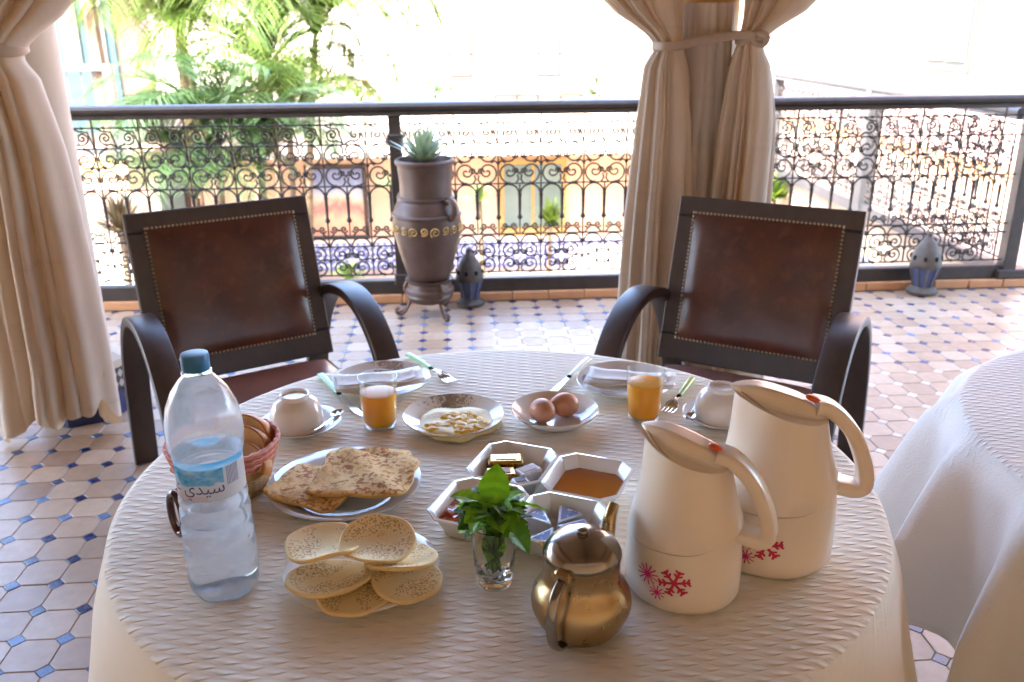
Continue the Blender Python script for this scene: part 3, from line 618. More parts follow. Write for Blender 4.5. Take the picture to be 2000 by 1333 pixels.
def pillar(px, py, lab, r_, m_col):
    p = thing('terrace_pillar', lab, 'pillar', (px, py, 0), YAW)
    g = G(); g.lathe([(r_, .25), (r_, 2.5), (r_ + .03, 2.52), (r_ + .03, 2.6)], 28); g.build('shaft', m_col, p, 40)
    t = NT('pillar_base_zellij'); x, y, z = t.sep(t.co()); u = t.math('MULTIPLY', t.math('ADD', x, y), 78.); q = t.math('MULTIPLY', z, 78.)
    f = t.math('MULTIPLY', t.math('SINE', t.math('ADD', u, q)), t.math('SINE', t.math('SUBTRACT', u, q)))
    t.set(col=t.mix(t.ramp(f, [(.02, 0.), (.1, 1.)]), (.02, .018, .03), (.42, .34, .26)), rough=.3)
    m2 = simple('navy_tile', (.012, .016, .06), (.02, .03, .1), .25, 30)
    g = G(); g.lathe([(r_ + .05, .0), (r_ + .05, .10)], 8); g.build('base_band', m2, p, 20); g = G(); g.lathe([(r_ + .045, .101), (r_ + .045, .19)], 8); g.build('base_tiles', t.m, p, 20); g = G(); g.lathe([(r_ + .055, .191), (r_ + .05, .22), (r_ + .002, .249)], 8); g.build('base_cap', m_col, p, 20)
    return p
PC = Vector((.715, 3.40, 0)); PL = Vector((-1.70, 3.22, 0))
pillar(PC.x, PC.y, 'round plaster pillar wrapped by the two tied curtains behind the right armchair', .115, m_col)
pillar(PL.x, PL.y, 'round plaster pillar with blue tiled base under the single hanging curtain', .125, m_colp)
def curtain(lab, keys, folds, seed, hem=.0, ties=None, y0=0., thick=True):
    """keys: z -> (cx, cy, half width, half depth, pleat depth); a pleated bundle of cloth"""
    r = random.Random(seed); zs = [k_[0] for k_ in keys]; K = np.array([k_[1:] for k_ in keys]); n = 200; rows = []; th = np.linspace(0, 2 * math.pi, n, endpoint=False)
    zq = np.concatenate([np.linspace(zs[i], zs[i + 1], 8, endpoint=False) for i in range(len(zs) - 1)] + [[zs[-1]]]); spl = cat(K, 8)
    ph = [r.uniform(0, 6.28) for _ in range(6)]; last = len(zq) - 1
    for i, z in enumerate(zq):
        cx, cy_, hw, hd, pd = spl[i]
        tw = th + .32 * np.sin(th * 2 + ph[4]) + .18 * np.sin(th * 3 + ph[5] + .3 * z)
        def pleat(n_, q_): return np.abs(np.sin(n_ * tw / 2 + q_)) ** .62 * 2 - 1.25                     # round outside, sharp inside
        wv = .85 * pleat(folds, ph[0] + .35 * math.sin(z * 1.7 + ph[1])) + .38 * pleat(folds * 2 + 2, ph[2] + .6 * math.sin(z * 2.1)) + .3 * np.cos(2 * tw + ph[3] + .6 * z)
        x = cx + (hw + pd * wv) * np.cos(th); y = cy_ + (hd + pd * wv) * np.sin(th)
        zz = np.full(n, z) + (hem * (np.sin(2 * th + ph[4]) + .6 * np.sin(5 * th + ph[5]) + .35 * np.sin(11 * th)) * (.3 + .7 * (i > last - 6)) * max(0, (i - last + 14) / 14))
        rows.append(np.stack([x, y, zz], -1))
    g = G(); g.grid(np.array(rows)[:, ::-1], cv=True); c = thing('curtain', lab, 'curtain', (0, 0, 0)); put(fixn(g.mesh('drape', m_curt, 80)), 'drape', c)
    for (tx, ty, tz, ta, tb, tilt, hgt) in (ties or ()):
        g = G(); pts = [(tx + ta * math.cos(q), ty + tb * math.sin(q), tz + tilt * math.cos(q) + .006 * math.sin(3 * q)) for q in np.linspace(0, 2 * math.pi, 40, endpoint=False)]
        g.sweep(pts, rrect(.012, hgt, .004, 2), closed=True); put(fixn(g.mesh('tie_band', m_tie, 50)), 'tie_band', c)
    return c
#            z     cx     cy    hw    hd   pleat
curtain('beige curtain tied back on the left face of the middle pillar', [(2.62, .30, 3.40, .36, .06, .035), (2.0, .33, 3.36, .30, .07, .04), (1.62, .405, 3.30, .185, .075, .034), (1.47, .485, 3.27, .105, .065, .024), (1.37, .552, 3.26, .048, .05, .010),
        (1.29, .55, 3.26, .072, .06, .018), (1.1, .555, 3.26, .098, .075, .022), (.7, .555, 3.27, .125, .08, .028), (.3, .555, 3.28, .14, .085, .03), (.03, .555, 3.28, .15, .09, .032)], 7, 3, .012)
curtain('beige curtain tied back on the right face of the middle pillar', [(2.62, 1.18, 3.40, .36, .06, .035), (2.0, 1.10, 3.36, .29, .07, .04), (1.62, 1.0, 3.30, .175, .07, .032), (1.47, .915, 3.26, .095, .06, .024), (1.38, .842, 3.24, .042, .046, .010),
        (1.29, .84, 3.24, .062, .055, .018), (1.1, .845, 3.25, .088, .07, .024), (.7, .84, 3.27, .105, .08, .03), (.3, .84, 3.28, .13, .085, .03), (.03, .845, 3.28, .14, .09, .032)], 6, 5, .012,
        [(.842, 3.24, 1.385, .05, .052, .006, .03)])
g = G(); q = cat([(.50, 3.24, 1.362), (.53, 3.195, 1.36), (.58, 3.19, 1.362), (.64, 3.195, 1.375), (.72, 3.20, 1.388), (.79, 3.19, 1.395), (.84, 3.17, 1.39)], 6)
tb = thing('curtain_tie', 'twisted fabric band tying both curtains round the middle pillar', 'tie band'); g.sweep(q, rrect(.012, .03, .004, 2)); put(fixn(g.mesh('band', m_tie, 50)), 'band', tb)
g = G(); g.tube(cat([(.84, 3.175, 1.40), (.875, 3.16, 1.392), (.865, 3.165, 1.365), (.835, 3.168, 1.372)], 5, True), .011, 8, closed=True); put(fixn(g.mesh('knot', m_tie, 60)), 'knot', tb)
curtain('beige cloth wrapped round the middle pillar between its two tied curtains', [(1.50, .70, 3.345, .10, .10, .012), (1.37, .70, 3.34, .105, .10, .010), (1.0, .70, 3.34, .125, .105, .020), (.5, .70, 3.34, .14, .11, .022), (.03, .70, 3.34, .15, .115, .024)], 6, 21, .01)
curtain('beige curtain tied back over the pillar with the blue tiled base', [(2.62, -1.40, 3.16, .42, .06, .035), (2.0, -1.42, 3.10, .36, .08, .045), (1.62, -1.53, 3.03, .25, .10, .04), (1.47, -1.615, 2.98, .18, .095, .03), (1.36, -1.675, 2.97, .115, .08, .010),
        (1.28, -1.665, 2.97, .135, .09, .02), (1.05, -1.65, 2.97, .16, .10, .03), (.7, -1.66, 2.97, .19, .11, .036), (.3, -1.675, 2.98, .21, .115, .038), (.09, -1.69, 2.99, .215, .12, .05)], 6, 11, .045,
        [(-1.675, 2.97, 1.365, .125, .09, .015, .045)])

# ------------------------------------------------------------------ urn and lanterns by the railing
def urnmat():
    t = NT('brown_glazed_clay'); n = t.noise(14, 4); t.set(col=t.mix(t.ramp(n, [(.3, 0.), (.7, 1.)]), (.055, .028, .019), (.082, .045, .032)), rough=.48); t.bump(t.noise(1, 3, .5, t.scale(t.co(), 4, 4, 90)), .2, .003); return t.m
m_urn = urnmat(); m_gold = simple('gold_paint', (.62, .42, .14), (.45, .28, .09), .4, 40)
m_rust = simple('rusty_iron', (.16, .085, .05), (.08, .045, .03), .7, 18, .5, 70)
UX, UY = -.425, 4.40
urn = thing('clay_urn', 'tall brown clay urn with a gold scroll band standing against the railing', 'urn', (UX, UY, 0), 0)
up_ = [(.098, .205), (.108, .215), (.125, .27), (.15, .36), (.170, .44), (.1735, .485), (.171, .53), (.176, .535), (.176, .545), (.168, .55), (.155, .59), (.140, .612), (.143, .618), (.143, .626), (.130, .632), (.130, .70), (.136, .76), (.139, .785), (.148, .79), (.150, .805), (.144, .813), (.130, .811), (.126, .78), (.124, .70), (.10, .66)]
g = G(); g.lathe(up_, 44); g.build('body', m_urn, urn, 35)
g = G(); g.lathe([(.125, .772), (.06, .785), (.01, .79)], 24, cap0=False); g.build('soil', simple('potting_soil', (.06, .04, .028), None, .95, 30, .5, 80), urn, 40)
hd = G(); hd.tube(cat([(.133, 0, .60), (.16, 0, .625), (.195, 0, .605), (.195, 0, .555), (.168, 0, .532)], 5), .017, 8, up=(0, 1, 0)); hm = hd.mesh('handle', m_urn, 60)
for a_ in (-42, 138): put(hm, 'handle', urn, None, R(a_))
g = G()                                                              # painted gold scrolls, raised slightly
def onurn(a_, z, off=.0025):
    rr = np.interp(z, [p[1] for p in up_[:7]], [p[0] for p in up_[:7]]) + off; return (rr * math.cos(a_), rr * math.sin(a_), z)
for i in range(10):
    a0 = 2 * math.pi * i / 10
    for (ca, cz, r0, r1, t0, tn, sx) in ((a0, .475, .004, .026, .3, 1.6, 1), (a0 + .31, .482, .004, .021, 2.2, 1.5, -1)):
        pts = []
        for k_ in range(23): u = k_ / 22; t_ = t0 + 6.283 * tn * u; r_ = r0 + (r1 - r0) * u; pts.append(onurn(ca + sx * r_ * math.cos(t_) / .172, cz + r_ * math.sin(t_)))
        g.tube(pts, .0032, 4, up=(0, 0, 1))
g.build('gold_scroll_band', m_gold, urn, 60)
stand = thing('plant_stand', 'low brown ringed stand with rusty scroll feet under the clay urn', 'plant stand', (UX, UY, 0), R(20))
g = G(); g.lathe([(.07, .075), (.10, .085), (.115, .10), (.122, .115), (.118, .128), (.126, .135), (.126, .15), (.116, .16), (.112, .185), (.122, .195), (.124, .203), (.11, .2035)], 36); g.build('ring_base', m_urn, stand, 35)
for i in range(3):
    a_ = R(-75 + 120 * i); ft = cat([(.115, 0, .19), (.13, 0, .15), (.105, 0, .10), (.118, 0, .05), (.15, 0, .012), (.178, 0, .022), (.176, 0, .042), (.162, 0, .04)], 5)
    g = G(); g.tube([(p[0] * math.cos(a_), p[0] * math.sin(a_), p[2]) for p in ft], .0095, 6); g.build('foot', m_rust, stand, 60)
spp = spiky((UX, UY, .785), 'blue grey agave growing out of the clay urn', 60, .20, .017, leafmat('agave_leaf', (.22, .29, .23), (.32, .38, .31), .2), 0, 21, .55, 'agave_plant')
m_lant = simple('mottled_lantern_clay', (.09, .07, .055), (.04, .032, .026), .6, 26, .5, 70); m_lblue = simple('lantern_blue_glaze', (.04, .07, .18), (.07, .09, .18), .35, 20); m_hole = simple('dark_lantern_hole', (.004, .004, .004), None, .9)
m_lgrey = simple('grey_lantern_clay', (.12, .10, .08), (.07, .06, .05), .65, 24, .5, 70)
def lantern(x, y, lab, s, m, rz):
    l = thing('clay_lantern', lab, 'lantern', (x, y, 0), rz); S = lambda pr: [(r_ * s, z * s) for r_, z in pr]
    g = G(); g.lathe(S([(.06, 0), (.078, .008), (.08, .022), (.066, .034), (.05, .045)]), 12); g.build('foot', m, l, 30)
    g = G(); g.lathe(S([(.048, .046), (.052, .075), (.066, .12), (.072, .145)]), 10, cap0=False, cap1=False); b = g.build('glazed_belly', m_lblue, l, 20)
    for i in range(10): a_ = 2 * math.pi * i / 10; g = G(); g.tube([(r_ * s * math.cos(a_), r_ * s * math.sin(a_), z * s) for r_, z in ((.049, .046), (.053, .075), (.067, .12), (.073, .145))], .0045 * s, 4); g.build('rib', m, l, 60)
    g = G(); g.lathe(S([(.073, .146), (.078, .155), (.077, .175), (.070, .21), (.056, .245), (.038, .275), (.018, .30), (.012, .312), (.016, .322), (.004, .335)]), 20); g.build('dome', m, l, 35)
    for i in range(8):
        a_ = 2 * math.pi * i / 8 + .2; g = G(); g.box((0, 0, 0), (.02 * s, .016 * s, .024 * s), bev=.004 * s); o = g.build('hole', m_hole, l, 30); o.location = (.0695 * s * math.cos(a_), .0695 * s * math.sin(a_), .20 * s); o.rotation_euler[2] = a_
    return l
lantern(-.225, 4.57, 'brown and blue clay lantern tucked beside the urn', .96, m_lant, .4)
lantern(2.29, 4.72, 'grey and blue clay lantern standing alone near the corner post', 1.06, m_lgrey, .1)

# ================================================================== ON THE TABLE
TZ = .7618
m_porc = simple('white_porcelain', (.80, .79, .78), (.76, .75, .74), .12, 6, coat=.3)
def platemat(name, r0, r1, ang, wid, c, seed):
    t = NT(name); x, y, z = t.sep(t.co()); r_ = t.math('SQRT', t.math('ADD', t.math('MULTIPLY', x, x), t.math('MULTIPLY', y, y))); a_ = t.math('ARCTAN2', y, x)
    rad = t.math('MULTIPLY', t.math('GREATER_THAN', r_, r0), t.math('LESS_THAN', r_, r1)); da = t.math('ABSOLUTE', t.math('SUBTRACT', a_, ang)); sect = t.math('SUBTRACT', 1., t.math('DIVIDE', da, wid), clamp=True)
    n = t.noise(95, 4, .7, None, .8); f = t.math('MULTIPLY', rad, t.math('GREATER_THAN', t.math('ADD', n, t.math('MULTIPLY', sect, .30)), .70)); f = t.math('MULTIPLY', t.math('MULTIPLY', f, t.math('GREATER_THAN', sect, .01)), t.math('ADD', .35, t.math('MULTIPLY', t.noise(50, 2), .6)))
    t.set(col=t.mix(f, (.79, .785, .78), c), rough=.12, coat=.3); return t.m
def glassmat(name, col=(1, 1, 1), ior=1.45, rough=0.):
    t = NT(name); t.set(col=col, trans=1., ior=ior, rough=rough); return t.m
m_glass = glassmat('clear_glass'); m_steel = simple('polished_steel', (.72, .71, .70), (.66, .65, .64), .16, 20, metal=1.)
t = NT('thin_clear_glass'); tb = t.n('ShaderNodeBsdfTransparent'); tb.inputs[0].default_value = (.96, .975, .97, 1); gb = t.n('ShaderNodeBsdfGlossy'); gb.inputs['Roughness'].default_value = .02; lw_ = t.n('ShaderNodeLayerWeight'); lw_.inputs[0].default_value = .5; mx = t.n('ShaderNodeMixShader'); t.lk(t.math('ADD', t.math('MULTIPLY', t.math('POWER', lw_.outputs['Facing'], 2.6), .6), .07), mx.inputs[0]); t.lk(tb.outputs[0], mx.inputs[1]); t.lk(gb.outputs[0], mx.inputs[2]); t.lk(mx.outputs[0], t.t.nodes['Material Output'].inputs[0]); m_thin = t.m
def plate(name, lab, p, rad, m, hgt=.018, rim=.6, rz=0, grp=None):
    o = G(); s = rad; o.lathe([(s * .5, 0), (s * .56, .001), (s * .62, .004), (s * .985, hgt - .002), (s, hgt), (s * .985, hgt + .001), (s * .66, .0075), (s * .60, .0045), (s * .3, .004), (s * .02, .004)], 56)
    q = o.build(name, m, None, 50, p, rz); tag(q, lab, 'plate', grp); return q
def tp(px, py, z=0): return at_z(px, py, TZ + z)
# fried egg plate
def blob(n, r_, seed, wob, hgt, ed=.001):
    r = random.Random(seed); ph = [r.uniform(0, 6.28) for _ in range(6)]; rows = []; th = np.linspace(0, 2 * math.pi, n, endpoint=False); out = r_ * (1 + wob * (np.sin(2 * th + ph[0]) * .5 + np.sin(3 * th + ph[1]) * .6 + np.sin(5 * th + ph[2]) * .5 + np.sin(9 * th + ph[3]) * .3))
    for k_, u in enumerate((1.0, .985, .94, .82, .62, .4, .2, .02)):
        z = [0, ed, hgt * .55, hgt * .9, hgt, hgt * .95, hgt, hgt][k_] + (hgt * .25 * np.sin(4 * th + ph[4] + k_) if 2 < k_ < 7 else 0); rows.append(np.stack([out * u * np.cos(th), out * u * np.sin(th), np.broadcast_to(z, (n,))], -1))
    return np.array(rows)
pf = Vector((-.106, 1.440, TZ)); m_pl1 = platemat('plate_with_grey_flowers', .055, .089, 1.72, 1.0, (.10, .09, .09), 1)
plate('dinner_plate', 'white plate with a grey flower print holding the fried eggs', pf, .0915, m_pl1, .02)
m_eggw = simple('cooked_egg_white', (.84, .66, .22), (.84, .76, .46), .5, 45, .5, 120, .002, sss=.15, ssss=.01); m_yolk = simple('egg_yolk', (.88, .52, .02), (.88, .64, .10), .5, 30, .3, 90)
fe = thing('fried_egg', 'flattened fried eggs with broken yellow yolks on the flowered plate', 'fried egg', pf + Vector((.008, -.012, .0052)))
g = G(); g.grid(blob(40, .071, 4, .10, .009), cv=True); put(fixn(g.mesh('egg_white', m_eggw, 60)), 'egg_white', fe)
for i, (x, y, r_) in enumerate(((.010, -.004, .020), (-.036, -.026, .015), (.036, -.018, .018), (.012, -.040, .014), (-.012, .016, .014), (.02, .02, .012))): g = G(); g.grid(blob(24, r_ * 1.25, 10 + i, .3, .005), cv=True); o = put(fixn(g.mesh('yolk', m_yolk, 60)), 'yolk', fe, (x, y, .0058)); o.rotation_euler[2] = i
# boiled eggs in their bowl
pe = Vector((.076, 1.443, TZ)); g = G(); s = .079
g.lathe([(s * .5, 0), (s * .56, .001), (s * .72, .008), (s * .92, .02), (s, .027), (s * .985, .0285), (s * .9, .0225), (s * .7, .011), (s * .5, .0055), (s * .02, .005)], 56); tag(g.build('shallow_bowl', m_porc, None, 50, pe), 'shallow white bowl holding two boiled eggs', 'bowl')
m_shell = simple('brown_eggshell', (.50, .22, .125), (.56, .27, .16), .42, 120, .15, 260, .0004, sss=.1, ssss=.01)
def egg(p, tilt, az, lab):
    g = G(); pr = [(.0218 * math.sin(t) * (1 + .10 * math.cos(t)), -.0285 * math.cos(t)) for t in np.linspace(.02, math.pi - .02, 22)]; g.lathe(pr, 28); o = g.build('boiled_egg', m_shell, None, 80, p); o.rotation_euler = (tilt, 0, az); tag(o, lab, 'egg', 'boiled eggs'); return o
egg(pe + Vector((-.022, -.012, .0285)), R(78), R(25), 'brown boiled egg lying in the bowl in front of its twin'); egg(pe + Vector((.017, .014, .0285)), R(80), R(-62), 'brown boiled egg lying in the bowl behind its twin')
# empty plates with napkins
pL = Vector((-.258, 1.615, TZ)); pR = Vector((.222, 1.600, TZ))
plate('side_plate', 'white plate with a brown flower print under a folded napkin, beside the green handled fork', pL, .096, platemat('plate_with_brown_flowers', .058, .092, 1.45, .9, (.16, .10, .08), 2), .019)
plate('side_plate', 'white plate with a blue grey print under a folded napkin, beside the white knife', pR, .096, platemat('plate_with_blue_print', .05, .085, 2.95, .45, (.12, .15, .22), 3), .019)
m_nap = simple('paper_napkin', (.80, .79, .80), (.76, .75, .76), .85, 40, .3, 300, .0006)
def napkin(p, rz, lab):
    n = thing('paper_napkin', lab, 'napkin', p, rz, 'folded paper napkins')
    for k_, (w_, l_, z, sk) in enumerate(((.17, .085, .0, 0), (.165, .078, .0042, .004), (.15, .06, .008, -.005))):
        Pg = np.zeros((13, 7, 3))
        for i in range(13):
            for j in range(7): u, v = i / 12 * 2 - 1, j / 6 * 2 - 1; Pg[i, j] = (u * w_ / 2 + sk, v * l_ / 2 * (1 - .25 * (u + 1) / 2 * (k_ > 0)) + .01 * u * u, z + .004 * math.sin(3 * u + k_) + .003 * abs(v) + .012 * max(0, abs(u) - .55))
        g = G(); g.grid(Pg); o = put(g.mesh('fold', m_nap, 60), 'fold', n); md = o.modifiers.new('thickness', 'SOLIDIFY'); md.thickness = .0012
    return n
napkin(pL + Vector((.0, -.028, .018)), R(14), 'folded white paper napkin on the brown flowered plate'); napkin(pR + Vector((.005, -.018, .018)), R(-14), 'folded white paper napkin on the blue printed plate')
# cutlery
m_mint = simple('mint_green_handle', (.30, .60, .42), (.26, .54, .38), .3); m_green = simple('grass_green_handle', (.22, .52, .12), (.18, .46, .1), .3); m_lime = simple('lime_green_handle', (.42, .60, .10), (.38, .55, .09), .3); m_ivory = simple('ivory_handle', (.78, .76, .66), None, .3)
def along(p0, p1): d = p1 - p0; return p0, math.atan2(d.y, d.x), d.length
def knife(p0, p1, mh, lab):
    p, rz, L = along(p0, p1); k_ = thing('table_knife', lab, 'knife', p + Vector((0, 0, .0025)), rz)
    h = L * .46; g = G(); g.sweep([(0, 0, .003), (.012, 0, .0045), (h * .6, 0, .004), (h, 0, .003)], rrect(.015, .007, .003, 2), scale=lambda u: (1 - .35 * u, 1 - .3 * u)); g.build('handle', mh, k_, 50)
    g = G(); g.box((h + .004, 0, .003), (.008, .009, .007), bev=.002); g.build('collar', m_hole, k_, 0)
    pts = [(h + .0085, -.004), (h + .0085, .0045), (L * .75, .008), (L - .012, .008), (L, .002), (L * .9, -.005), (L * .7, -.006)]; g = G(); g.prism(pts, .002, .0035); g.build('blade', m_steel, k_, 0); return k_
def fork(p0, p1, mh, lab):
    p, rz, L = along(p0, p1); k_ = thing('table_fork', lab, 'fork', p + Vector((0, 0, .0025)), rz)
    h = L * .5; g = G(); g.sweep([(0, 0, .003), (.012, 0, .0045), (h * .6, 0, .004), (h, 0, .003)], rrect(.014, .007, .003, 2), scale=lambda u: (1 - .35 * u, 1 - .3 * u)); g.build('handle', mh, k_, 50)
    g = G(); g.box((h + .004, 0, .003), (.008, .008, .006), bev=.002); g.build('collar', m_hole, k_, 0)
    g = G(); Pg = []
    for (x, w_, z) in ((h + .0085, .003, .003), (h + .02, .0032, .0055), (L * .72, .005, .0075), (L * .78, .0115, .004), (L * .84, .0125, .002)): Pg.append([(x, -w_, z + .0015), (x, -w_ * .4, z), (x, w_ * .4, z), (x, w_, z + .0015)])
    g.grid(Pg); o = put(g.mesh('neck', m_steel, 60), 'neck', k_); md = o.modifiers.new('thickness', 'SOLIDIFY'); md.thickness = .0015
    for y in (-.0108, -.0036, .0036, .0108): g = G(); g.sweep([(L * .84, y, .002), (L * .92, y, .0015), (L, y * .95, .005)], rrect(.0042, .0018, .0006, 1), scale=lambda u: 1 - .4 * u); g.build('tine', m_steel, k_, 50)
    return k_
knife(tp(627, 737), tp(706, 820), m_mint, 'knife with mint green handle lying between the teacup and the orange juice'); fork(tp(797, 697), tp(886, 752), m_green, 'fork with grass green handle resting by the brown flowered plate')
knife(tp(1150, 706), tp(1064, 784), m_ivory, 'knife with ivory handle lying beside the blue printed plate'); fork(tp(1352, 745), tp(1300, 812), m_lime, 'fork with lime green handle lying right of the orange juice')
# orange juice
def juicemat():
    t = NT('orange_juice'); t.set(col=t.mix(t.noise(40, 3), (.98, .40, .006), (1., .46, .012)), rough=.25, spec=.25, sss=.6, ssss=.02); t.p.inputs['Subsurface Radius'].default_value = (1, .4, .05); return t.m
m_juice = juicemat()
def juice(p, lab, lvl):
    t = thing('juice_glass', lab, 'glass', p, 0, 'glasses of orange juice')
    g = G(); g.lathe([(.024, 0), (.0275, .0015), (.029, .006), (.0345, .093), (.0350, .0955), (.0338, .0955), (.0330, .093), (.0277, .011), (.025, .008), (.001, .0075)], 40); put(fixn(g.mesh('tumbler', m_thin, 60)), 'tumbler', t)
    f = lambda z: .0277 + (.0330 - .0277) * (z - .011) / .082; g = G(); g.lathe([(.001, .0085), (.0252, .0078), (.0283, .0125), (f(lvl * .6) + .0005, lvl * .6), (f(lvl) + .0005, lvl), (f(lvl) - .002, lvl + .0006), (.001, lvl + .0004)], 40); put(fixn(g.mesh('juice', m_juice, 60)), 'juice', t)
    return t
juice(tp(743, 832), 'tall glass of orange juice between the green handled knife and the fried eggs', .066); juice(tp(1257, 818), 'tall glass of orange juice beside the lime handled fork', .072)
# cups turned over on saucers
def cup(px, py, lab, lab2, lab3, hz, srz):
    p = tp(px, py); g = G(); s = .072; g.lathe([(s * .5, 0), (s * .55, .001), (s * .7, .006), (s * .98, .015), (s, .0165), (s * .98, .0172), (s * .7, .009), (s * .55, .005), (s * .02, .0045)], 48); tag(g.build('saucer', m_porc, None, 50, p), lab2, 'saucer')
    c = thing('coffee_cup', lab, 'cup', p + Vector((-.006, 0, .0065)), hz)
    g = G(); g.lathe([(.0405, .004), (.0455, 0), (.0475, .001), (.0475, .010), (.0465, .022), (.0425, .038), (.0345, .050), (.0265, .0545), (.0255, .0615), (.0235, .062), (.0225, .057), (.001, .0555)], 44, cap0=False); put(g.mesh('bowl', m_porc, 40), 'bowl', c)
    g = G(); g.tube(cat([(.0455, 0, .014), (.066, 0, .010), (.076, 0, .022), (.070, 0, .036), (.041, 0, .041)], 5), .0038, 7, up=(0, 1, 0), scale=lambda u: 1.1); g.build('handle', m_porc, c, 60)
    sp = thing('teaspoon', lab3, 'spoon', p + Vector((.052 * math.cos(srz), .052 * math.sin(srz), .0145)), srz + R(80))
    g = G(); g.sweep([(-.06, 0, .012), (-.03, 0, .006), (.012, 0, .002), (.02, 0, .0018)], rrect(.006, .0022, .0008, 2), scale=lambda u: (1.2 - .6 * u, 1)); g.build('handle', m_steel, sp, 50)
    g = G(); g.lathe([(.001, -.0045), (.006, -.0038), (.0095, -.001), (.0102, .0008), (.009, .0), (.005, -.003), (.001, -.0036)], 20); o = put(fixn(g.mesh('bowl', m_steel, 60)), 'bowl', sp, (.034, 0, .0035)); o.scale = (1.5, 1, 1)
cup(588, 838, 'white coffee cup turned upside down by the bread basket', 'white saucer under the cup by the bread basket', 'steel teaspoon on the saucer by the bread basket', R(110), R(-5))
cup(1412, 822, 'white coffee cup turned upside down behind the cream thermos jugs', 'white saucer under the cup behind the cream thermos jugs', 'steel teaspoon leaning on the saucer behind the cream thermos jugs', R(15), R(165))
# flatbreads on the blue rimmed plate
def breadmat():
    t = NT('griddled_flatbread'); n = t.noise(115, 4, .6, None, .3); n2 = t.noise(14, 3); n3 = t.noise(190, 3)
    c = t.mix(t.ramp(n2, [(.35, 0.), (.7, 1.)]), (.84, .60, .27), (.86, .68, .38)); c = t.mix(t.math('MULTIPLY', t.ramp(n, [(.49, 0.), (.56, .85), (.66, 1.)]), t.ramp(t.noise(24, 2), [(.35, .3), (.55, 1.)])), c, (.40, .14, .035)); c = t.mix(t.ramp(n3, [(.62, 0.), (.72, .6)]), c, (.26, .10, .03))
    t.set(col=c, rough=.75, spec=.12, sss=.08, ssss=.01); t.bump(t.math('ADD', n, t.math('MULTIPLY', n2, 1.5)), .3, .004); return t.m
m_msem = breadmat(); m_msedge = simple('flatbread_edge', (.66, .43, .16), (.58, .34, .11), .5, 50, .3, 90)
pm = Vector((-.257, 1.196, TZ)); t = NT('blue_tinted_plate'); t.set(col=(.72, .75, .80), rough=.12, coat=.3)
plate('serving_plate', 'pale blue white plate under the square flatbreads', pm, .116, t.m, .02)
def flatbread(p, rz, w_, h_, th, tilt, seed, lab):
    r = random.Random(seed); n = 30; rows = []; ph = [r.uniform(0, 6.28) for _ in range(8)]; tt = np.linspace(0, 2 * math.pi, 72, endpoint=False)
    c_, s_ = np.cos(tt), np.sin(tt); sq = 1 / (np.abs(c_) ** 7 + np.abs(s_) ** 7) ** (1 / 7); sq *= 1 + .035 * np.sin(3 * tt + ph[0]) + .022 * np.sin(5 * tt + ph[1]) + .012 * np.sin(11 * tt + ph[2])
    def zf(x, y): return .0035 * np.sin(x * 38 + ph[3]) * np.cos(y * 33 + ph[4]) + .0022 * np.sin(x * 80 + y * 70 + ph[5]) + tilt[0] * x + tilt[1] * y
    for (u, z) in ((.02, 0), (.5, 0), (.93, 0), (.985, th * .25), (1., th * .55), (.985, th * .85), (.95, th), (.8, th * .95), (.6, th), (.4, th), (.2, th), (.02, th)):
        x, y = c_ * sq * u * w_ / 2, s_ * sq * u * h_ / 2; rows.append(np.stack([x, y, z + zf(x, y) * (1 if u > .5 or z > 0 else .5)], -1))
    g = G(); g.grid(np.array(rows), cv=True)
    for i in range(len(g.f)): g.mi[i] = 1 if i < 72 * 5 else 0
    o = put(fixn(g.mesh('flatbread', [m_msem, m_msedge], 60)), 'flatbread', None, p, rz); tag(o, lab, 'flatbread', 'square flatbreads'); return o
flatbread(pm + Vector((.028, .032, .020)), R(2), .135, .12, .009, (0, .02), 1, 'square flatbread peeping out behind the top one of the pile')
flatbread(pm + Vector((-.038, -.018, .019)), R(-24), .140, .120, .008, (.02, -.01), 2, 'square flatbread sticking out of the pile towards the bread basket')
flatbread(pm + Vector((.032, -.008, .031)), R(-10), .150, .130, .008, (.0, .02), 3, 'square flatbread lying on top of the pile')
# honeycomb pancakes
def pancmat():
    t = NT('honeycomb_pancake'); v1 = t.vor(330); v2 = t.vor(120); x, y, z = t.sep(t.co()); r_ = t.math('SQRT', t.math('ADD', t.math('MULTIPLY', x, x), t.math('MULTIPLY', y, y)))
    n = t.noise(22, 3); hole = t.math('MULTIPLY', t.math('LESS_THAN', v1, t.math('ADD', .12, t.math('MULTIPLY', n, .5))), t.math('LESS_THAN', r_, .0455))
    hole = t.math('MULTIPLY', hole, t.math('GREATER_THAN', t.noise(24, 2), .45)); hole = t.math('MAXIMUM', hole, t.math('MULTIPLY', t.math('LESS_THAN', v2, t.math('MULTIPLY', n, .42)), t.math('MULTIPLY', t.math('LESS_THAN', r_, .042), t.math('GREATER_THAN', t.noise(33, 2), .5))))
    c = t.mix(t.ramp(r_, [(.0, 0.), (.036, 0.), (.049, 1.)]), t.mix(t.ramp(n, [(.3, 0.), (.7, 1.)]), (.82, .69, .42), (.85, .74, .50)), (.82, .67, .38)); c = t.mix(t.math('MULTIPLY', hole, .8), c, (.44, .28, .12))
    t.set(col=c, rough=.8, spec=.12, sss=.1, ssss=.01); t.bump(t.math('SUBTRACT', t.noise(70, 3), hole), .5, .0018); return t.m
m_panc = pancmat(); m_pedge = simple('pancake_edge', (.80, .62, .32), (.76, .55, .25), .55, 60, .2, 100)
pb = Vector((-.197, .978, TZ)); plate('serving_plate', 'white plate under the round honeycomb pancakes', pb, .100, m_porc, .015)
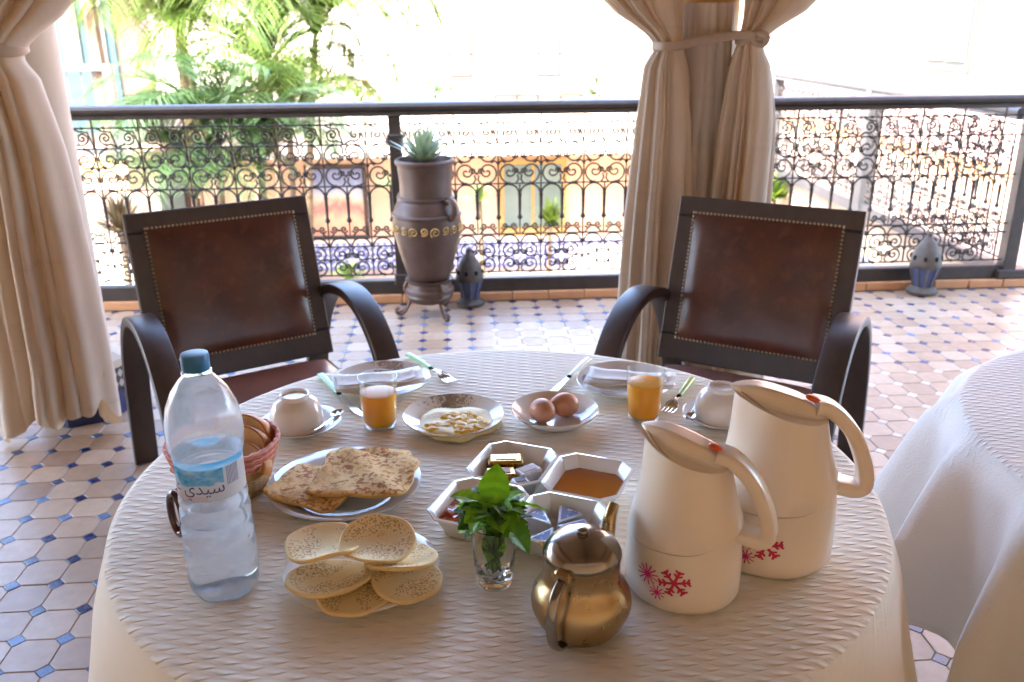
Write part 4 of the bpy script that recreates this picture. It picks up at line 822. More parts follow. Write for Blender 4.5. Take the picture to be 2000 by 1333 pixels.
def pancake(p, rx, ry, rz, tilt, bowl, seed, lab):
    r = random.Random(seed); rows = []; th = np.linspace(0, 2 * math.pi, 48, endpoint=False); ph = [r.uniform(0, 6.28) for _ in range(4)]; wob = 1 + .025 * np.sin(2 * th + ph[0]) + .018 * np.sin(3 * th + ph[1]) + .015 * np.sin(7 * th + ph[3])
    R_ = .05; t_ = .0065
    for (u, z) in ((.02, 0), (.6, 0), (.94, 0), (.99, .3), (1., .6), (.985, .9), (.95, 1.), (.85, .97), (.65, 1), (.45, 1), (.25, 1), (.02, 1)):
        x, y = R_ * u * wob * np.cos(th), R_ * u * wob * np.sin(th); rows.append(np.stack([x, y, z * t_ + bowl * u ** 2.2 * (1 + .55 * np.sin(th * 2 + ph[2]) + .3 * np.sin(3 * th + ph[0]))], -1))
    g = G(); g.grid(np.array(rows), cv=True)
    for i in range(len(g.f)): g.mi[i] = 1 if i < 48 * 5 else 0
    o = put(fixn(g.mesh('pancake', [m_panc, m_pedge], 70)), 'pancake', None, p); o.rotation_euler = (tilt[0], tilt[1], rz); o.scale = (rx / R_, ry / R_, 1); tag(o, lab, 'pancake', 'honeycomb pancakes'); return o
def pk(px, py, z): return at_z(px, py, TZ + z)
pancake(pk(795, 1140, .013), .047, .045, R(20), (R(4), R(5)), .004, 6, 'honeycomb pancake at the bottom of the pile towards the mint glass')
pancake(pk(690, 1165, .012), .047, .046, R(70), (R(6), R(0)), .003, 5, 'honeycomb pancake half covered at the rim of the plate towards the teapot')
pancake(pk(783, 1098, .026), .050, .047, R(130), (R(6), R(9)), .005, 3, 'honeycomb pancake tucked under the top one towards the mint glass')
pancake(pk(642, 1137, .024), .052, .046, R(200), (R(6), R(-4)), .003, 4, 'honeycomb pancake under the folded one, towards the water bottle')
pancake(pk(634, 1077, .036), .048, .050, R(260), (R(3), R(-3)), .009, 2, 'honeycomb pancake with its edge folded up by the neighbouring top pancake')
pancake(pk(738, 1068, .042), .049, .047, R(0), (R(9), R(3)), .008, 1, 'whole honeycomb pancake lying on top of the pile')
# four octagonal dishes
GX, GY, GR = .032, 1.138, R(-22)
def octpoly(w_, h_, c): return [(w_, -h_ + c), (w_, h_ - c), (w_ - c, h_), (-w_ + c, h_), (-w_, h_ - c), (-w_, -h_ + c), (-w_ + c, -h_), (w_ - c, -h_)]
def dish(dx, dy, lab):
    cx = GX + dx * math.cos(GR) - dy * math.sin(GR); cy_ = GY + dx * math.sin(GR) + dy * math.cos(GR); g = G(); V = []; F = []
    lv = [(.040, .044, .014, 0), (.042, .046, .015, .002), (.056, .061, .0195, .033), (.0595, .0645, .0205, .0345), (.0598, .0648, .0206, .037), (.056, .061, .0195, .0378), (.053, .058, .0185, .033), (.041, .045, .0145, .006), (.002, .002, .0005, .0055)]
    for (w_, h_, c, z) in lv: V += [(x, y, z) for x, y in octpoly(w_, h_, c)]
    for k_ in range(len(lv) - 1):
        for i in range(8): j = (i + 1) % 8; F.append((k_ * 8 + i, k_ * 8 + j, k_ * 8 + 8 + j, k_ * 8 + 8 + i))
    F += [tuple(range(7, -1, -1)), tuple(range(len(lv) * 8 - 8, len(lv) * 8))]; g.add(V, F)
    o = put(fixn(g.mesh('octagonal_dish', m_porc, 25)), 'octagonal_dish', None, (cx, cy_, TZ), GR); tag(o, lab, 'dish', 'octagonal serving dishes'); return Vector((cx, cy_, TZ))
dA = dish(-.0605, .0655, 'white octagonal dish holding the wrapped butter portions'); dB = dish(.0605, .0655, 'white octagonal dish filled with honey'); dC = dish(-.0605, -.0655, 'white octagonal dish of red jam'); dD = dish(.0605, -.0655, 'white octagonal dish holding the cheese wedges')
def fill(p, lv, lab, name, cat_, m, rough=0, z0=.0065):
    f = lambda z: .041 + (.053 - .041) * (z - .006) / .027 - .0004; w_, h_ = f(lv), f(lv) + .0042; w0 = f(z0); g = G(); V = [(x, y, z0) for x, y in octpoly(w0, w0 + .0042, .0143)]; n = 10
    V += [(x, y, lv) for x, y in octpoly(w_, h_, .0165)]; F = [tuple(range(7, -1, -1))] + [(i, (i + 1) % 8, 8 + (i + 1) % 8, 8 + i) for i in range(8)]
    if not rough: F.append(tuple(range(8, 16)))
    else:
        rr = random.Random(5); P = np.array(octpoly(w_, h_, .0165)); pp = 8
        ring0 = list(range(8, 16)); per = []
        for i in range(8):
            for k_ in range(4): q = P[i] + (P[(i + 1) % 8] - P[i]) * k_ / 4; per.append(q)
        V = V[:8]; base = len(V); F = [tuple(range(7, -1, -1))]
        for u in (1, .86, .7, .54, .38, .2, .03): V += [(q[0] * u, q[1] * u, lv + (0 if u == 1 else rr.uniform(-rough * .4, rough))) for q in per]
        for i in range(8):
            for k_ in range(4): a_ = base + i * 4 + k_; F.append((i, (i + 1) % 8, base + (i * 4 + k_ + 1) % 32, a_) if k_ == 3 else (i, base + (i * 4 + k_ + 1) % 32, a_))
        for q in range(6):
            for i in range(32): j = (i + 1) % 32; F.append((base + q * 32 + i, base + q * 32 + j, base + q * 32 + 32 + j, base + q * 32 + 32 + i))
        F.append(tuple(range(base + 192, base + 224)))
    g.add(V, F); o = put(fixn(g.mesh(name, m, 50)), name, None, p, GR); tag(o, lab, cat_); return o
t = NT('amber_honey'); t.set(col=(.46, .14, .012), rough=.05, coat=.5, sss=.3, ssss=.02); fill(dB, .019, 'amber brown honey filling the octagonal dish', 'honey', 'honey', t.m)
t = NT('red_jam'); n = t.noise(95, 4, .6); t.set(col=t.mix(t.ramp(n, [(.35, 0.), (.65, 1.)]), (.30, .022, .012), (.62, .16, .035)), rough=.08, coat=.6); t.bump(n, .8, .004); fill(dC, .0215, 'glossy red fruit jam in the octagonal dish', 'jam', 'jam', t.m, .007)
m_gfoil = simple('gold_foil', (.80, .56, .20), (.72, .46, .14), .25, 60, .5, 80, .002, metal=1.); m_wfoil = simple('white_foil', (.75, .72, .70), (.6, .5, .45), .35, 60, .4, 80, metal=.2); m_ored = simple('orange_print', (.62, .18, .05), None, .4)
def packet(p, sx, sy, sz, rz, m, m2, lab, rx=0):
    q = thing('butter_portion', lab, 'butter', p, rz, 'wrapped butter portions'); q.rotation_euler[0] = rx
    g = G(); g.box((0, 0, sz / 2), (sx, sy, sz), bev=.0025); g.build('wrapper', m, q, 0)
    g = G(); g.box((0, 0, sz + .0006), (sx * .62, sy * .55, .001), bev=.0003); g.build('printed_label', m2, q, 0)
    for s in (-1, 1): g = G(); g.box((s * (sx / 2 + .0008), 0, sz * .45), (.0014, sy * .7, sz * .6), bev=.0005); g.build('end_fold', m, q, 0)
def dl(p, x, y, z): return p + Vector((x * math.cos(GR) - y * math.sin(GR), x * math.sin(GR) + y * math.cos(GR), z))
packet(dl(dA, -.020, .018, .0065), .052, .028, .026, GR + R(24), m_gfoil, m_gfoil, 'gold foil butter portion standing at the back of the octagonal dish'); packet(dl(dA, -.014, -.016, .0065), .046, .028, .020, GR + R(30), m_gfoil, m_ored, 'gold foil butter portion with an orange print behind the mint leaves')
packet(dl(dA, .022, .006, .0065), .040, .026, .020, GR + R(58), m_wfoil, m_nap, 'white wrapped butter portion leaning in the octagonal dish'); packet(dl(dA, .022, -.026, .0065), .026, .022, .017, GR + R(40), m_wfoil, m_urn, 'small white butter portion with a brown print')
t = NT('cheese_print'); t.set(col=t.mix(t.ramp(t.noise(90, 3, .6), [(.4, 0.), (.6, 1.)], 'CONSTANT'), (.16, .26, .55), (.78, .72, .76)), rough=.3); m_chp = t.m; m_chf = simple('silver_foil', (.72, .74, .78), (.6, .63, .7), .3, 60, .5, 90, metal=.6)
def wedge(p, rz, tilt, lab):
    q = thing('cheese_wedge', lab, 'cheese', p, rz, 'foil wrapped cheese wedges'); q.rotation_euler[0] = tilt[0]; q.rotation_euler[1] = tilt[1]; tri = [(0, 0)] + [(.044 * math.cos(a_), .044 * math.sin(a_)) for a_ in np.linspace(R(-25), R(25), 5)]
    g = G(); g.prism(tri, 0, .020, bev=.0015); g.build('foil', m_chf, q, 0); c = np.array(tri).mean(0); g = G(); g.prism([tuple(c + (np.array(v) - c) * .74) for v in tri], .0199, .0205); g.build('printed_label', m_chp, q, 0)
for i, (x, y, rz, z, tl, lab) in enumerate(((-.004, -.002, 20, .0065, (0, 0), 'foil cheese wedge pointing at the middle of the dish, beside the honey'), (-.006, .004, 80, .008, (.08, 0), 'foil cheese wedge lying by the jam dish'), (.004, -.006, -38, .0065, (0, 0), 'foil cheese wedge beside the teapot spout'),
        (-.006, -.006, -100, .0065, (0, .05), 'foil cheese wedge pointing away from the jam'), (-.012, -.002, 150, .0075, (.05, 0), 'foil cheese wedge half hidden by the mint leaves'))): wedge(dl(dD, x, y, z), GR + R(rz), tl, lab)
# glass of mint
pmn = tp(966, 1138); mg = thing('tea_glass', 'fluted tea glass holding the mint sprigs', 'glass', pmn)
fl_ = lambda a_, z: 1 + (.012 * math.cos(12 * a_) if .012 < z < .068 else 0)
g = G(); g.lathe([(.018, 0), (.0225, .0015), (.0235, .006), (.0238, .012), (.027, .045), (.0295, .070), (.0312, .088), (.0316, .0895), (.0305, .090), (.0296, .088), (.028, .070), (.0253, .045), (.0222, .016), (.018, .0125), (.001, .012)], 72, rf=lambda a_, z: fl_(a_, z)); put(fixn(g.mesh('tumbler', m_glass, 70)), 'tumbler', mg)
m_mintl = leafmat('mint_leaf', (.13, .33, .02), (.27, .52, .04), .35, (1, 1, .3)); m_mintd = leafmat('dark_mint_leaf', (.03, .10, .01), (.07, .19, .015), .25, (1, 1, .4)); m_stem = simple('mint_stem', (.06, .14, .03), None, .5)
def leaf(L, W, bend, seed):
    r = random.Random(seed); nu, nv = 16, 6; Pg = np.zeros((nu + 1, nv + 1, 3))
    for i in range(nu + 1):
        u = i / nu; w_ = W * math.sin(math.pi * (u ** .72)) ** .8 * (1 + (.07 if i % 2 else -.05) * (0 < u < .97)) + .0006
        a_ = bend * u
        for j in range(nv + 1):
            v = j / nv * 2 - 1; Pg[i, j] = (L * u * math.cos(a_ * .5), v * w_, -L * u * math.sin(a_ * .5) + .22 * w_ * abs(v) ** 1.3 + .0016 * math.sin(i * 1.55 + abs(v) * 3) * (1 - u) + .001 * math.sin(v * 6))
    g = G(); g.grid(Pg); return g
lm1 = [leaf(.050, .0185, .5 + .2 * i, i).mesh('leaf', m_mintl, 60) for i in range(3)]; lm2 = [leaf(.042, .0155, .7 + .3 * i, i + 5).mesh('leaf', m_mintd, 60) for i in range(3)]
mint = thing('mint_bunch', 'bunch of fresh green mint sprigs standing in the tea glass', 'mint', pmn + Vector((0, 0, .0)))
r = random.Random(4)
for i in range(5):
    a_ = i * 1.26; g = G(); g.tube([(.010 * math.cos(a_ + 2), .010 * math.sin(a_ + 2), .016), (.008 * math.cos(a_), .008 * math.sin(a_), .06), (.014 * math.cos(a_), .014 * math.sin(a_), .105)], .0016, 5); g.build('stem', m_stem, mint, 60)
def lf(me, p, d, roll=0., s=1.):
    o = put(me, 'leaf', mint, p); o.rotation_mode = 'QUATERNION'; o.rotation_quaternion = Vector(d).to_track_quat('X', 'Z') @ Matrix.Rotation(roll, 3, 'X').to_quaternion(); o.scale = (s, s, s)
lf(lm1[0], (.000, .004, .112), (.06, .45, .80), 0, 1.05); lf(lm1[1], (.014, .004, .108), (.95, .12, .22), -.5, 1.1); lf(lm1[2], (.008, -.004, .104), (.55, -.4, .25), .2, .62); lf(lm1[0], (-.004, -.006, .094), (-.75, -.6, .1), .3, .75); lf(lm1[1], (.016, -.008, .094), (.72, -.62, -.35), 0, .95); lf(lm1[2], (-.012, .0, .09), (-.9, .1, -.1), -.3, .8)
for i in range(58):
    a_ = r.uniform(0, 6.28); z = r.uniform(.084, .120); q = .024 * r.random() ** .5; lf(r.choice(lm2 if r.random() < .55 else lm1), (q * math.cos(a_), q * math.sin(a_), z), (math.cos(a_), math.sin(a_), r.uniform(-.2, 1.2)), r.uniform(-.6, .6), r.uniform(.5, .85))
for i in range(44):
    a_ = r.uniform(0, 6.28); z = r.uniform(.024, .080); q = .011 * r.random() ** .5; lf(r.choice(lm1 if r.random() < .6 else lm2), (q * math.cos(a_), q * math.sin(a_), z), (math.cos(a_) * .25, math.sin(a_) * .25, r.choice((-1, 1))), r.uniform(-1, 1), .40)
# teapot
def brassmat(name, c, rough):
    t = NT(name); n = t.noise(9, 4); n2 = t.noise(60, 3); t.set(col=t.mix(t.ramp(n, [(.35, 0.), (.7, 1.)]), c, tuple(q * .78 for q in c)), metal=1., rough=t.math('ADD', t.math('MULTIPLY', n2, .14), rough - .05)); t.bump(n2, .04, .0008); return t.m
m_brass = brassmat('worn_brass', (.50, .37, .20), .27); m_lid = brassmat('worn_nickel', (.34, .315, .29), .17)
TPR = R(-119)                                                        # handle direction
pot = thing('teapot', 'small rounded brass teapot with a domed nickel lid', 'teapot', (.079, .872, TZ), TPR)
g = G(); g.lathe([(.036, 0), (.040, .0015), (.044, .005), (.052, .017), (.0582, .032), (.0592, .042), (.057, .053), (.0515, .062), (.0465, .068), (.0445, .074), (.0440, .096), (.0452, .099), (.0452, .101), (.043, .1015), (.042, .098), (.03, .09)], 56); g.build('body', m_brass, pot, 50)
g = G(); g.lathe([(.0455, .1018), (.0458, .104), (.0448, .1075), (.0415, .1140), (.0350, .1205), (.025, .1255), (.012, .1282), (.001, .1288)], 48); lid = g.build('lid', m_lid, pot, 50); g = G(); g.lathe([(.0055, .1265), (.0072, .1305), (.0066, .1335), (.003, .135), (.001, .135)], 18); g.build('lid_knob', m_lid, lid, 50)
g = G(); g.box((.0475, 0, .0985), (.014, .021, .017), bev=.003); g.build('hinge', m_brass, pot, 0)
hp_ = cat([(.048, 0, .094), (.058, 0, .0945), (.0725, 0, .083), (.080, 0, .060), (.077, 0, .036), (.068, 0, .019), (.057, 0, .011), (.046, 0, .009)], 6); g = G(); P = hp_[:, [0, 2]]; V = []; F = []; sec = rrect(.0125, .0070, .003, 2); K = len(sec)
for i in range(len(P)):
    tg = P[min(i + 1, len(P) - 1)] - P[max(i - 1, 0)]; tg /= np.linalg.norm(tg); nx = (tg[1], -tg[0]); kk = 1 - .25 * abs(i / len(P) - .5)
    for (a_, b_) in sec: V.append((P[i][0] + nx[0] * b_, a_ * kk, P[i][1] + nx[1] * b_))
for i in range(len(P) - 1):
    for j in range(K): F.append((i * K + j, i * K + (j + 1) % K, i * K + K + (j + 1) % K, i * K + K + j))
F += [tuple(range(K - 1, -1, -1)), tuple(range((len(P) - 1) * K, len(P) * K))]; g.add(V, F); put(fixn(g.mesh('handle', m_lid, 50)), 'handle', pot)
g = G(); g.tube(cat([(-.050, 0, .045), (-.066, 0, .055), (-.074, 0, .078), (-.082, 0, .105), (-.094, 0, .118)], 6), .0125, 14, up=(0, 1, 0), scale=lambda u: 1 - .45 * u); g.build('spout', m_brass, pot, 60)
g = G(); g.ball((0, -.048, .098), .0055, 8, 6); g.tube([(0, -.044, .098), (0, -.056, .0985)], .0022, 6); g.build('side_pin', m_brass, pot, 60)
# thermos jugs
def plast(name, c): t = NT(name); t.set(col=t.mix(t.noise(5, 2), c, tuple(q * .96 for q in c)), rough=.28, coat=.25, coatr=.15, sss=.12, ssss=.02); return t.m
m_cream = plast('cream_plastic', (.81, .72, .63)); m_creamd = plast('pale_lid_plastic', (.80, .76, .72)); m_mag = simple('crimson_print', (.58, .012, .08), None, .4); m_mag2 = simple('magenta_print', (.72, .03, .24), None, .4); m_btn = simple('orange_button', (.75, .13, .02), None, .3)
PRF = np.array([(0, .062, .056), (.003, .0668, .0606), (.012, .0715, .0655), (.05, .0722, .066), (.09, .0700, .0640), (.105, .0672, .0615), (.13, .0618, .0568), (.16, .0548, .0506), (.185, .0490, .0456), (.198, .0462, .0432), (.21, .0450, .0424)])
def sec_(z): return np.interp(z, PRF[:, 0], PRF[:, 1]), np.interp(z, PRF[:, 0], PRF[:, 2])
m_seam = simple('dark_seam', (.30, .25, .21), None, .6)
def thermos(p, rz, s, lab):
    o = thing('thermos_jug', lab, 'thermos', p, rz, None); o.scale = (s, s, s * .965); n = 72; th = np.linspace(0, 2 * math.pi, n, endpoint=False); c_, s_ = np.cos(th), np.sin(th)
    seam = .088 + .020 * np.clip(c_, 0, 1) ** 2 * 1.0 - .004 * np.clip(-c_, 0, 1)
    def ring(z, off=0, clip=False):
        zz = np.broadcast_to(np.asarray(z, float), (n,)); A, B = sec_(zz); return np.stack([(A + off) * c_, (B + off) * s_, zz], -1)
    rows = [ring(0, -.004), ring(0.0), ring(.003), ring(.012)] + [ring(.012 + (seam - .012) * u) for u in (.25, .5, .75, .96, 1.)] + [ring(seam, -.004)]
    g = G(); g.grid(np.array(rows), cv=True); g.f.append(tuple(range(n - 1, -1, -1))); g.mi.append(0); put(fixn(g.mesh('lower_body', m_cream, 40)), 'lower_body', o)
    top = .2 - .012 * c_ + .010 * np.clip(-c_, 0, 1) ** 3                 # rim tilts up to the spout
    def ringx(z, off=0):
        zz = np.broadcast_to(np.asarray(z, float), (n,)); A, B = sec_(zz); k_ = np.clip((zz - .14) / .06, 0, 1) ** 1.5; ex = 1 + .20 * np.clip(-c_, 0, 1) ** 6 * k_; bul = .0035 * np.clip(c_, 0, 1) ** 2 * np.clip(1 - (zz - seam) / .035, 0, 1); return np.stack([(A * ex + off + bul) * c_, (B + off + bul) * s_, zz], -1)
    rows = [ringx(seam + .0012, -.003), ringx(seam + .0012, .0004), ringx(seam + .0026, .0014)] + [ringx(seam + .0026 + (top - seam - .0026) * u, .0014) for u in (.15, .3, .45, .6, .75, .88, .96, 1.)] + [ringx(top + .0012, -.001), ringx(top, -.0035)]
    g = G(); g.grid(np.array(rows), cv=True); put(fixn(g.mesh('upper_shell', m_cream, 40)), 'upper_shell', o)
    # lid: crest along the long axis with a dished facet on either side
    nx, ny = 32, 28; Pg = np.zeros((nx + 1, ny + 1, 3)); A0, B0 = sec_(.2)
    for i in range(nx + 1):
        u = i / nx * 2 - 1; x = u * (A0 + .003) - (.012 * max(0, -u) ** 4); b_ = B0 * math.sqrt(max(0, 1 - min(1, abs(u)) ** 2.3)) + .0012; zr = .2 - .012 * u + .010 * max(0, -u) ** 3; cr = .016 * (1 - abs(u) ** 3) * (1 - .25 * u) + .003
        for j in range(ny + 1):
            v = j / ny * 2 - 1; y = v * b_; av = abs(v); q = max(0, min(1, (.62 - av) / .34)); h = cr * q * q * (3 - 2 * q) + .0016 * math.sin(math.pi * max(0, min(1, (1 - av) / .45))) * (1 - u * u); Pg[i, j] = (x, y, zr + .0012 + h)
    g = G(); g.grid(Pg)
    for k_ in range(len(g.f)): i, j = k_ // ny, k_ % ny; v = (j + .5) / ny * 2 - 1; g.mi[k_] = 1 if .5 < abs(v) < .94 and abs((i + .5) / nx * 2 - 1) < .86 else 0
    lid = put(fixn(g.mesh('lid', [m_cream, m_creamd], 60)), 'lid', o)
    g = G(); q_ = ringx(top + .0008, -.0006); g.tube([tuple(p_) for p_ in q_], .0008, 5, closed=True); g.build('lid_seam', m_seam, o, 60)
    g = G(); g.ball((0, 0, 0), .0082, 14, 8, sc=(1.15, .9, .45)); b = g.build('button', m_btn, lid, 80, (.031, -.004, .2 + .0125)); b.rotation_euler[1] = R(16)
    # handle
    pts = cat([(.034, 0, .203), (.054, 0, .197), (.078, 0, .172), (.094, 0, .138), (.1005, 0, .112), (.0985, 0, .099), (.088, 0, .0955), (.072, 0, .0995), (.058, 0, .104)], 6); P = pts[:, [0, 2]]; V = []; F = []; sec = rrect(.033, .0175, .0068, 4); K = len(sec)
    for i in range(len(P)):
        tg = P[min(i + 1, len(P) - 1)] - P[max(i - 1, 0)]; tg /= np.linalg.norm(tg); nx_ = (tg[1], -tg[0]); u = i / len(P); kk = 1.15 - .35 * math.sin(math.pi * min(1, u * 1.15))
        for (a_, b_) in sec: V.append((P[i][0] + nx_[0] * b_, a_ * kk, P[i][1] + nx_[1] * b_))
    for i in range(len(P) - 1):
        for j in range(K): F.append((i * K + j, i * K + (j + 1) % K, i * K + K + (j + 1) % K, i * K + K + j))
    F += [tuple(range(K - 1, -1, -1)), tuple(range((len(P) - 1) * K, len(P) * K))]; g = G(); g.add(V, F); put(fixn(g.mesh('handle', m_cream, 60)), 'handle', o)
    # printed snowflakes on the lower body
    def onb(a_, z, off=.0004): A, B = sec_(z); return ((A + off) * math.cos(a_), (B + off) * math.sin(a_), z)
    def flake(a0, z0, rad, arms, w_, m, br):
        g = G()
        def seg(x0, y0, x1, y1, w):
            L = math.hypot(x1 - x0, y1 - y0); nx_, ny_ = -(y1 - y0) / L * w / 2, (x1 - x0) / L * w / 2; k_ = 3; V = []
            for i in range(k_ + 1): u = i / k_; x, y = x0 + (x1 - x0) * u, y0 + (y1 - y0) * u; V += [onb(a0 + (x + nx_) / .068, z0 + y + ny_), onb(a0 + (x - nx_) / .068, z0 + y - ny_)]
            g.add(V, [(2 * i, 2 * i + 1, 2 * i + 3, 2 * i + 2) for i in range(k_)])
        for i in range(arms):
            t_ = 2 * math.pi * i / arms + .2; c1, s1 = math.cos(t_), math.sin(t_); seg(0, 0, rad * c1, rad * s1, w_)
            if br:
                for q in (.5, .78):
                    for d in (-1, 1): e_ = t_ + d * R(52); l_ = rad * .34; seg(rad * q * c1, rad * q * s1, rad * q * c1 + l_ * math.cos(e_), rad * q * s1 + l_ * math.sin(e_), w_ * .8)
        put(g.mesh('snowflake_print', m, 60), 'snowflake_print', o)
    for k_, (px_, z_, rad, arms, w_, m, br) in enumerate(((-.034, .051, .0145, 12, .0018, m_mag2, 0), (-.002, .050, .0185, 6, .0034, m_mag, 1), (-.021, .030, .0100, 10, .0016, m_mag2, 0))): flake(-math.pi / 2 - rz + px_ / .066 - .32, z_, rad, arms, w_, m, br)
    return o
thermos(Vector((.213, .950, TZ)), R(-24), 1.0, 'cream thermos jug with red snowflakes and an orange button, next to the teapot'); thermos(Vector((.345, 1.026, TZ)), R(-5), 1.12, 'taller cream thermos jug with red snowflakes, next to the table edge')
# water bottle
m_pet = glassmat('clear_plastic', (.97, .985, 1.), 1.33, .10); m_water = glassmat('water', (.94, .975, 1.), 1.33, .02); m_cap = simple('blue_cap', (.02, .17, .38), (.02, .15, .34), .35)
pbo = Vector((-.369, .957, TZ)); 
t = NT('misted_plastic'); t.set(col=(.97, .985, 1.), trans=1., ior=1.3, rough=.10); tr = t.n('ShaderNodeBsdfTranslucent'); tr.inputs[0].default_value = (.85, .9, .95, 1); mx = t.n('ShaderNodeMixShader'); t.lk(t.ramp(t.noise(160, 2), [(.3, .05), (.7, .16)]), mx.inputs[0]); t.lk(t.p.outputs[0], mx.inputs[1]); t.lk(tr.outputs[0], mx.inputs[2]); t.lk(mx.outputs[0], t.t.nodes['Material Output'].inputs[0]); m_mist = t.m
bot = thing('water_bottle', 'clear plastic water bottle with a blue cap and a blue and white label', 'bottle', pbo)
BP = [(.030, .004), (.034, .001), (.0385, .003), (.0425, .012), (.0435, .026), (.0432, .044), (.0414, .050), (.0434, .056), (.0432, .070), (.0412, .076), (.0432, .082), (.0428, .097), (.0406, .103), (.0426, .109), (.0420, .122), (.0398, .128), (.0412, .134), (.0408, .140), (.0395, .150), (.0395, .185), (.0412, .194), (.0440, .205), (.0452, .220), (.0445, .236), (.0405, .256), (.0325, .274), (.0225, .288), (.0150, .296), (.0140, .300), (.0140, .314)]
pet = lambda a_, z: 1 - (.10 * (0.5 + 0.5 * math.cos(5 * a_)) * max(0, 1 - z / .014) if z < .014 else 0) + (.004 * math.cos(6 * a_ + z * 60) if .05 < z < .13 else 0)
inn = [(max(r_ - .0006, .001), z + (.0006 if i < 4 else 0)) for i, (r_, z) in enumerate(BP)]
g = G(); g.lathe(BP + [(.0128, .314)] + inn[::-1][1:], 64, cap0=False, cap1=False, rf=pet); q = len(BP) + 1 + len(inn) - 1
g.f.append(tuple(range(63, -1, -1))); g.mi.append(0); g.f.append(tuple(range((q - 1) * 64, q * 64))); g.mi.append(0); put(fixn(g.mesh('shell', m_mist, 60)), 'shell', bot)
wl = .197; wp_ = [(r_ + .0003, z - .0002) for r_, z in inn if z < wl]; g = G(); g.lathe(wp_ + [(np.interp(wl, [p[1] for p in inn], [p[0] for p in inn]) + .0003, wl)], 64, rf=pet); put(fixn(g.mesh('water', m_water, 60)), 'water', bot)
g = G(); g.lathe([(.0158, .300), (.0162, .302), (.0162, .317), (.0155, .3195), (.0135, .320), (.001, .320)], 40, rf=lambda a_, z: 1 + (.012 * (1 if int(a_ * 40 / 6.283) % 2 else -1) * .5 if .303 < z < .3165 else 0), cap0=True); capo = g.build('cap', m_cap, bot, 30)
g = G(); g.lathe([(.0145, .2955), (.0175, .2965), (.0175, .2985), (.0145, .2995)], 40); g.build('neck_ring', m_pet, bot, 30)
# label: printed sleeve, picture, lettering
t = NT('bottle_label'); x, y, z = t.sep(t.co()); a_ = t.math('ARCTAN2', x, t.math('MULTIPLY', y, -1.)); cl = t.noise(30, 4, .55, t.scale(t.co(), 1, 1, 1.6)); ridge = t.math('ADD', .166, t.math('ADD', t.math('MULTIPLY', t.math('SUBTRACT', cl, .5), .03), t.math('MULTIPLY', a_, .004)))
c = t.mix(t.ramp(cl, [(.42, 0.), (.62, 1.)]), (.02, .40, .68), (.62, .80, .88)); c = t.mix(t.math('LESS_THAN', z, ridge), c, (.80, .82, .85))
inside = t.math('MULTIPLY', t.math('LESS_THAN', a_, .72), t.math('GREATER_THAN', z, .158)); c = t.mix(inside, (.80, .80, .84), c)
pk_ = t.math('MULTIPLY', t.math('LESS_THAN', z, .1535), t.math('LESS_THAN', a_, .2)); c = t.mix(t.math('MULTIPLY', pk_, .6), c, (.78, .60, .62))
bars = t.math('MULTIPLY', t.math('GREATER_THAN', a_, .80), t.math('MULTIPLY', t.math('LESS_THAN', a_, 1.25), t.math('GREATER_THAN', t.math('SINE', t.math('MULTIPLY', a_, 130.)), .1))); bars = t.math('MULTIPLY', bars, t.math('GREATER_THAN', z, .163)); c = t.mix(bars, c, (.16, .15, .30)); t.set(col=c, rough=.35, spec=.4); tr = t.n('ShaderNodeBsdfTranslucent'); t.lk(c, tr.inputs[0]); mx = t.n('ShaderNodeMixShader'); mx.inputs[0].default_value = .5; t.lk(t.p.outputs[0], mx.inputs[1]); t.lk(tr.outputs[0], mx.inputs[2]); t.lk(mx.outputs[0], t.t.nodes['Material Output'].inputs[0])
g = G(); g.lathe([(.0399, .1455), (.0401, .150), (.0401, .1850), (.0404, .1875)], 64, cap0=False, cap1=False); lb = g.build('label', t.m, bot, 60)
m_ink = simple('navy_ink', (.035, .02, .16), None, .4)
try:
    import os
    fp = os.path.join(bpy.utils.system_resource('DATAFILES'), 'fonts'); fn_ = [f for f in os.listdir(fp) if 'Arabic' in f]
except Exception: fn_ = []
def text_mesh(body, size):
    cu = bpy.data.curves.new('lettering', 'FONT'); cu.body = body; cu.size = size; cu.resolution_u = 3; ob = bpy.data.objects.new('lettering_tmp', cu); COL.objects.link(ob)
    bpy.context.view_layer.update(); me = bpy.data.meshes.new_from_object(ob.evaluated_get(bpy.context.evaluated_depsgraph_get())); bpy.data.objects.remove(ob); return me
me = text_mesh('\uFEF2\uFEE0\uFECB \uFEF1\uFEAA\uFEF4\uFEB3', .021)
xs = [v.co.x for v in me.vertices]; w_ = max(xs) - min(xs) if xs else .1
for v in me.vertices:
    a_ = (v.co.x - max(xs) + .0285) / .0404 - math.pi / 2; zz = v.co.y + .1565; v.co = (.04035 * math.cos(a_), .04035 * math.sin(a_), zz)
me.materials.append(m_ink); put(me, 'lettering', bot)
print('lettering', len(me.vertices), w_)
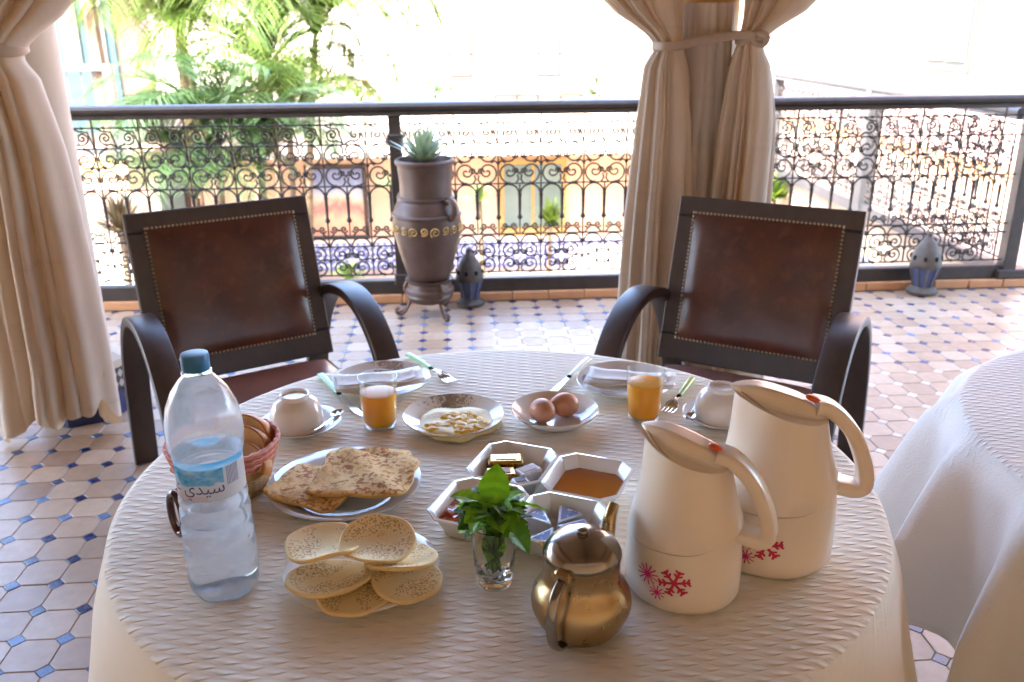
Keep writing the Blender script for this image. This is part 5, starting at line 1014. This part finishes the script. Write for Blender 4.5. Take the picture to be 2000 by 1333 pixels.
# bread basket
m_wick = simple('straw_basket', (.46, .30, .14), (.36, .22, .1), .75, 60, .5, 120); m_wr = simple('red_straw', (.50, .10, .06), (.42, .14, .09), .7, 60, .4, 120); m_pinks = simple('pink_straw', (.62, .30, .26), (.56, .22, .18), .7, 60, .4, 120)
bk = thing('bread_basket', 'small round woven basket with red and pink rim coils and a brown loop handle', 'basket', (-.440, 1.205, TZ))
for k_ in range(16):
    u = k_ / 15; rr = .052 + .030 * u ** .8; z = .005 + .082 * u; m = m_wick if k_ < 10 else (m_wr if k_ in (10, 12, 14) else m_pinks); g = G(); ph = k_ * .7
    g.tube([((rr + .0009 * math.cos(36 * q + ph)) * math.cos(q), (rr + .0009 * math.cos(30 * q + ph)) * math.sin(q), z + .0008 * math.sin(30 * q + ph)) for q in np.linspace(0, 2 * math.pi, 120, endpoint=False)], .0034, 6, closed=True); g.build('coil', m, bk, 60)
g = G(); g.lathe([(.052, .001), (.054, .004), (.050, .008), (.001, .008)], 32); g.build('base', m_wick, bk, 50)
m_hand = simple('brown_lacquer', (.075, .016, .010), (.05, .012, .008), .2, 20, coat=.4)
g = G(); hc = at_z(336, 1004, TZ + .042) - Vector((-.447, 1.205, TZ)); ring = [(hc.x + .013 * math.cos(q) * 1.0, hc.y + .02 * math.cos(q) * -.6, hc.z + .0315 * math.sin(q)) for q in np.linspace(0, 2 * math.pi, 36, endpoint=False)]; g.tube(ring, .0055, 8, closed=True, up=(.5, .8, 0)); g.build('loop_handle', m_hand, bk, 60)
a0 = Vector(ring[9]); g = G(); g.tube([tuple(a0), tuple(a0 + Vector((.012, .03, .004))), (-.062, -.048, .062)], .004, 6); g.build('handle_strap', m_wr, bk, 60)
m_crust = simple('bread_crust', (.58, .24, .05), (.44, .16, .035), .5, 25, .4, 60); m_crumb = simple('bread_crumb', (.74, .56, .34), (.66, .46, .24), .8, 60, .6, 160)
def bread(x, y, z, rx, rz, lab, s=1.):
    b = thing('bread_slice', lab, 'bread', (-.447 + x, 1.205 + y, TZ + z), rz, 'slices of bread in the basket'); b.rotation_euler[0] = rx
    arc = [(.050 * s * math.cos(t), .040 * s * math.sin(t)) for t in np.linspace(R(-5), R(185), 18)]; g = G(); g.prism(arc, -.010, .010, bev=.003); g.build('crust', m_crust, b, 50)
    inn_ = [(p[0] * .9, p[1] * .88 + .001) for p in arc]
    for q in (-.0108, .0102): g = G(); g.prism(inn_, q, q + .0006); g.build('crumb', m_crumb, b, 0)
for i, (x, y, z, rx, rz, lab) in enumerate(((.026, .036, .070, R(62), R(-14), 'golden bread slice at the back of the basket'), (.032, .010, .062, R(58), R(-20), 'bread slice in the middle of the basket leaning back'), (.036, -.018, .050, R(55), R(-24), 'bread slice leaning at the front of the basket'), (-.03, .01, .058, R(65), R(15), 'bread slice at the far side of the basket behind the bottle'))): bread(x, y, z, rx, rz, lab)
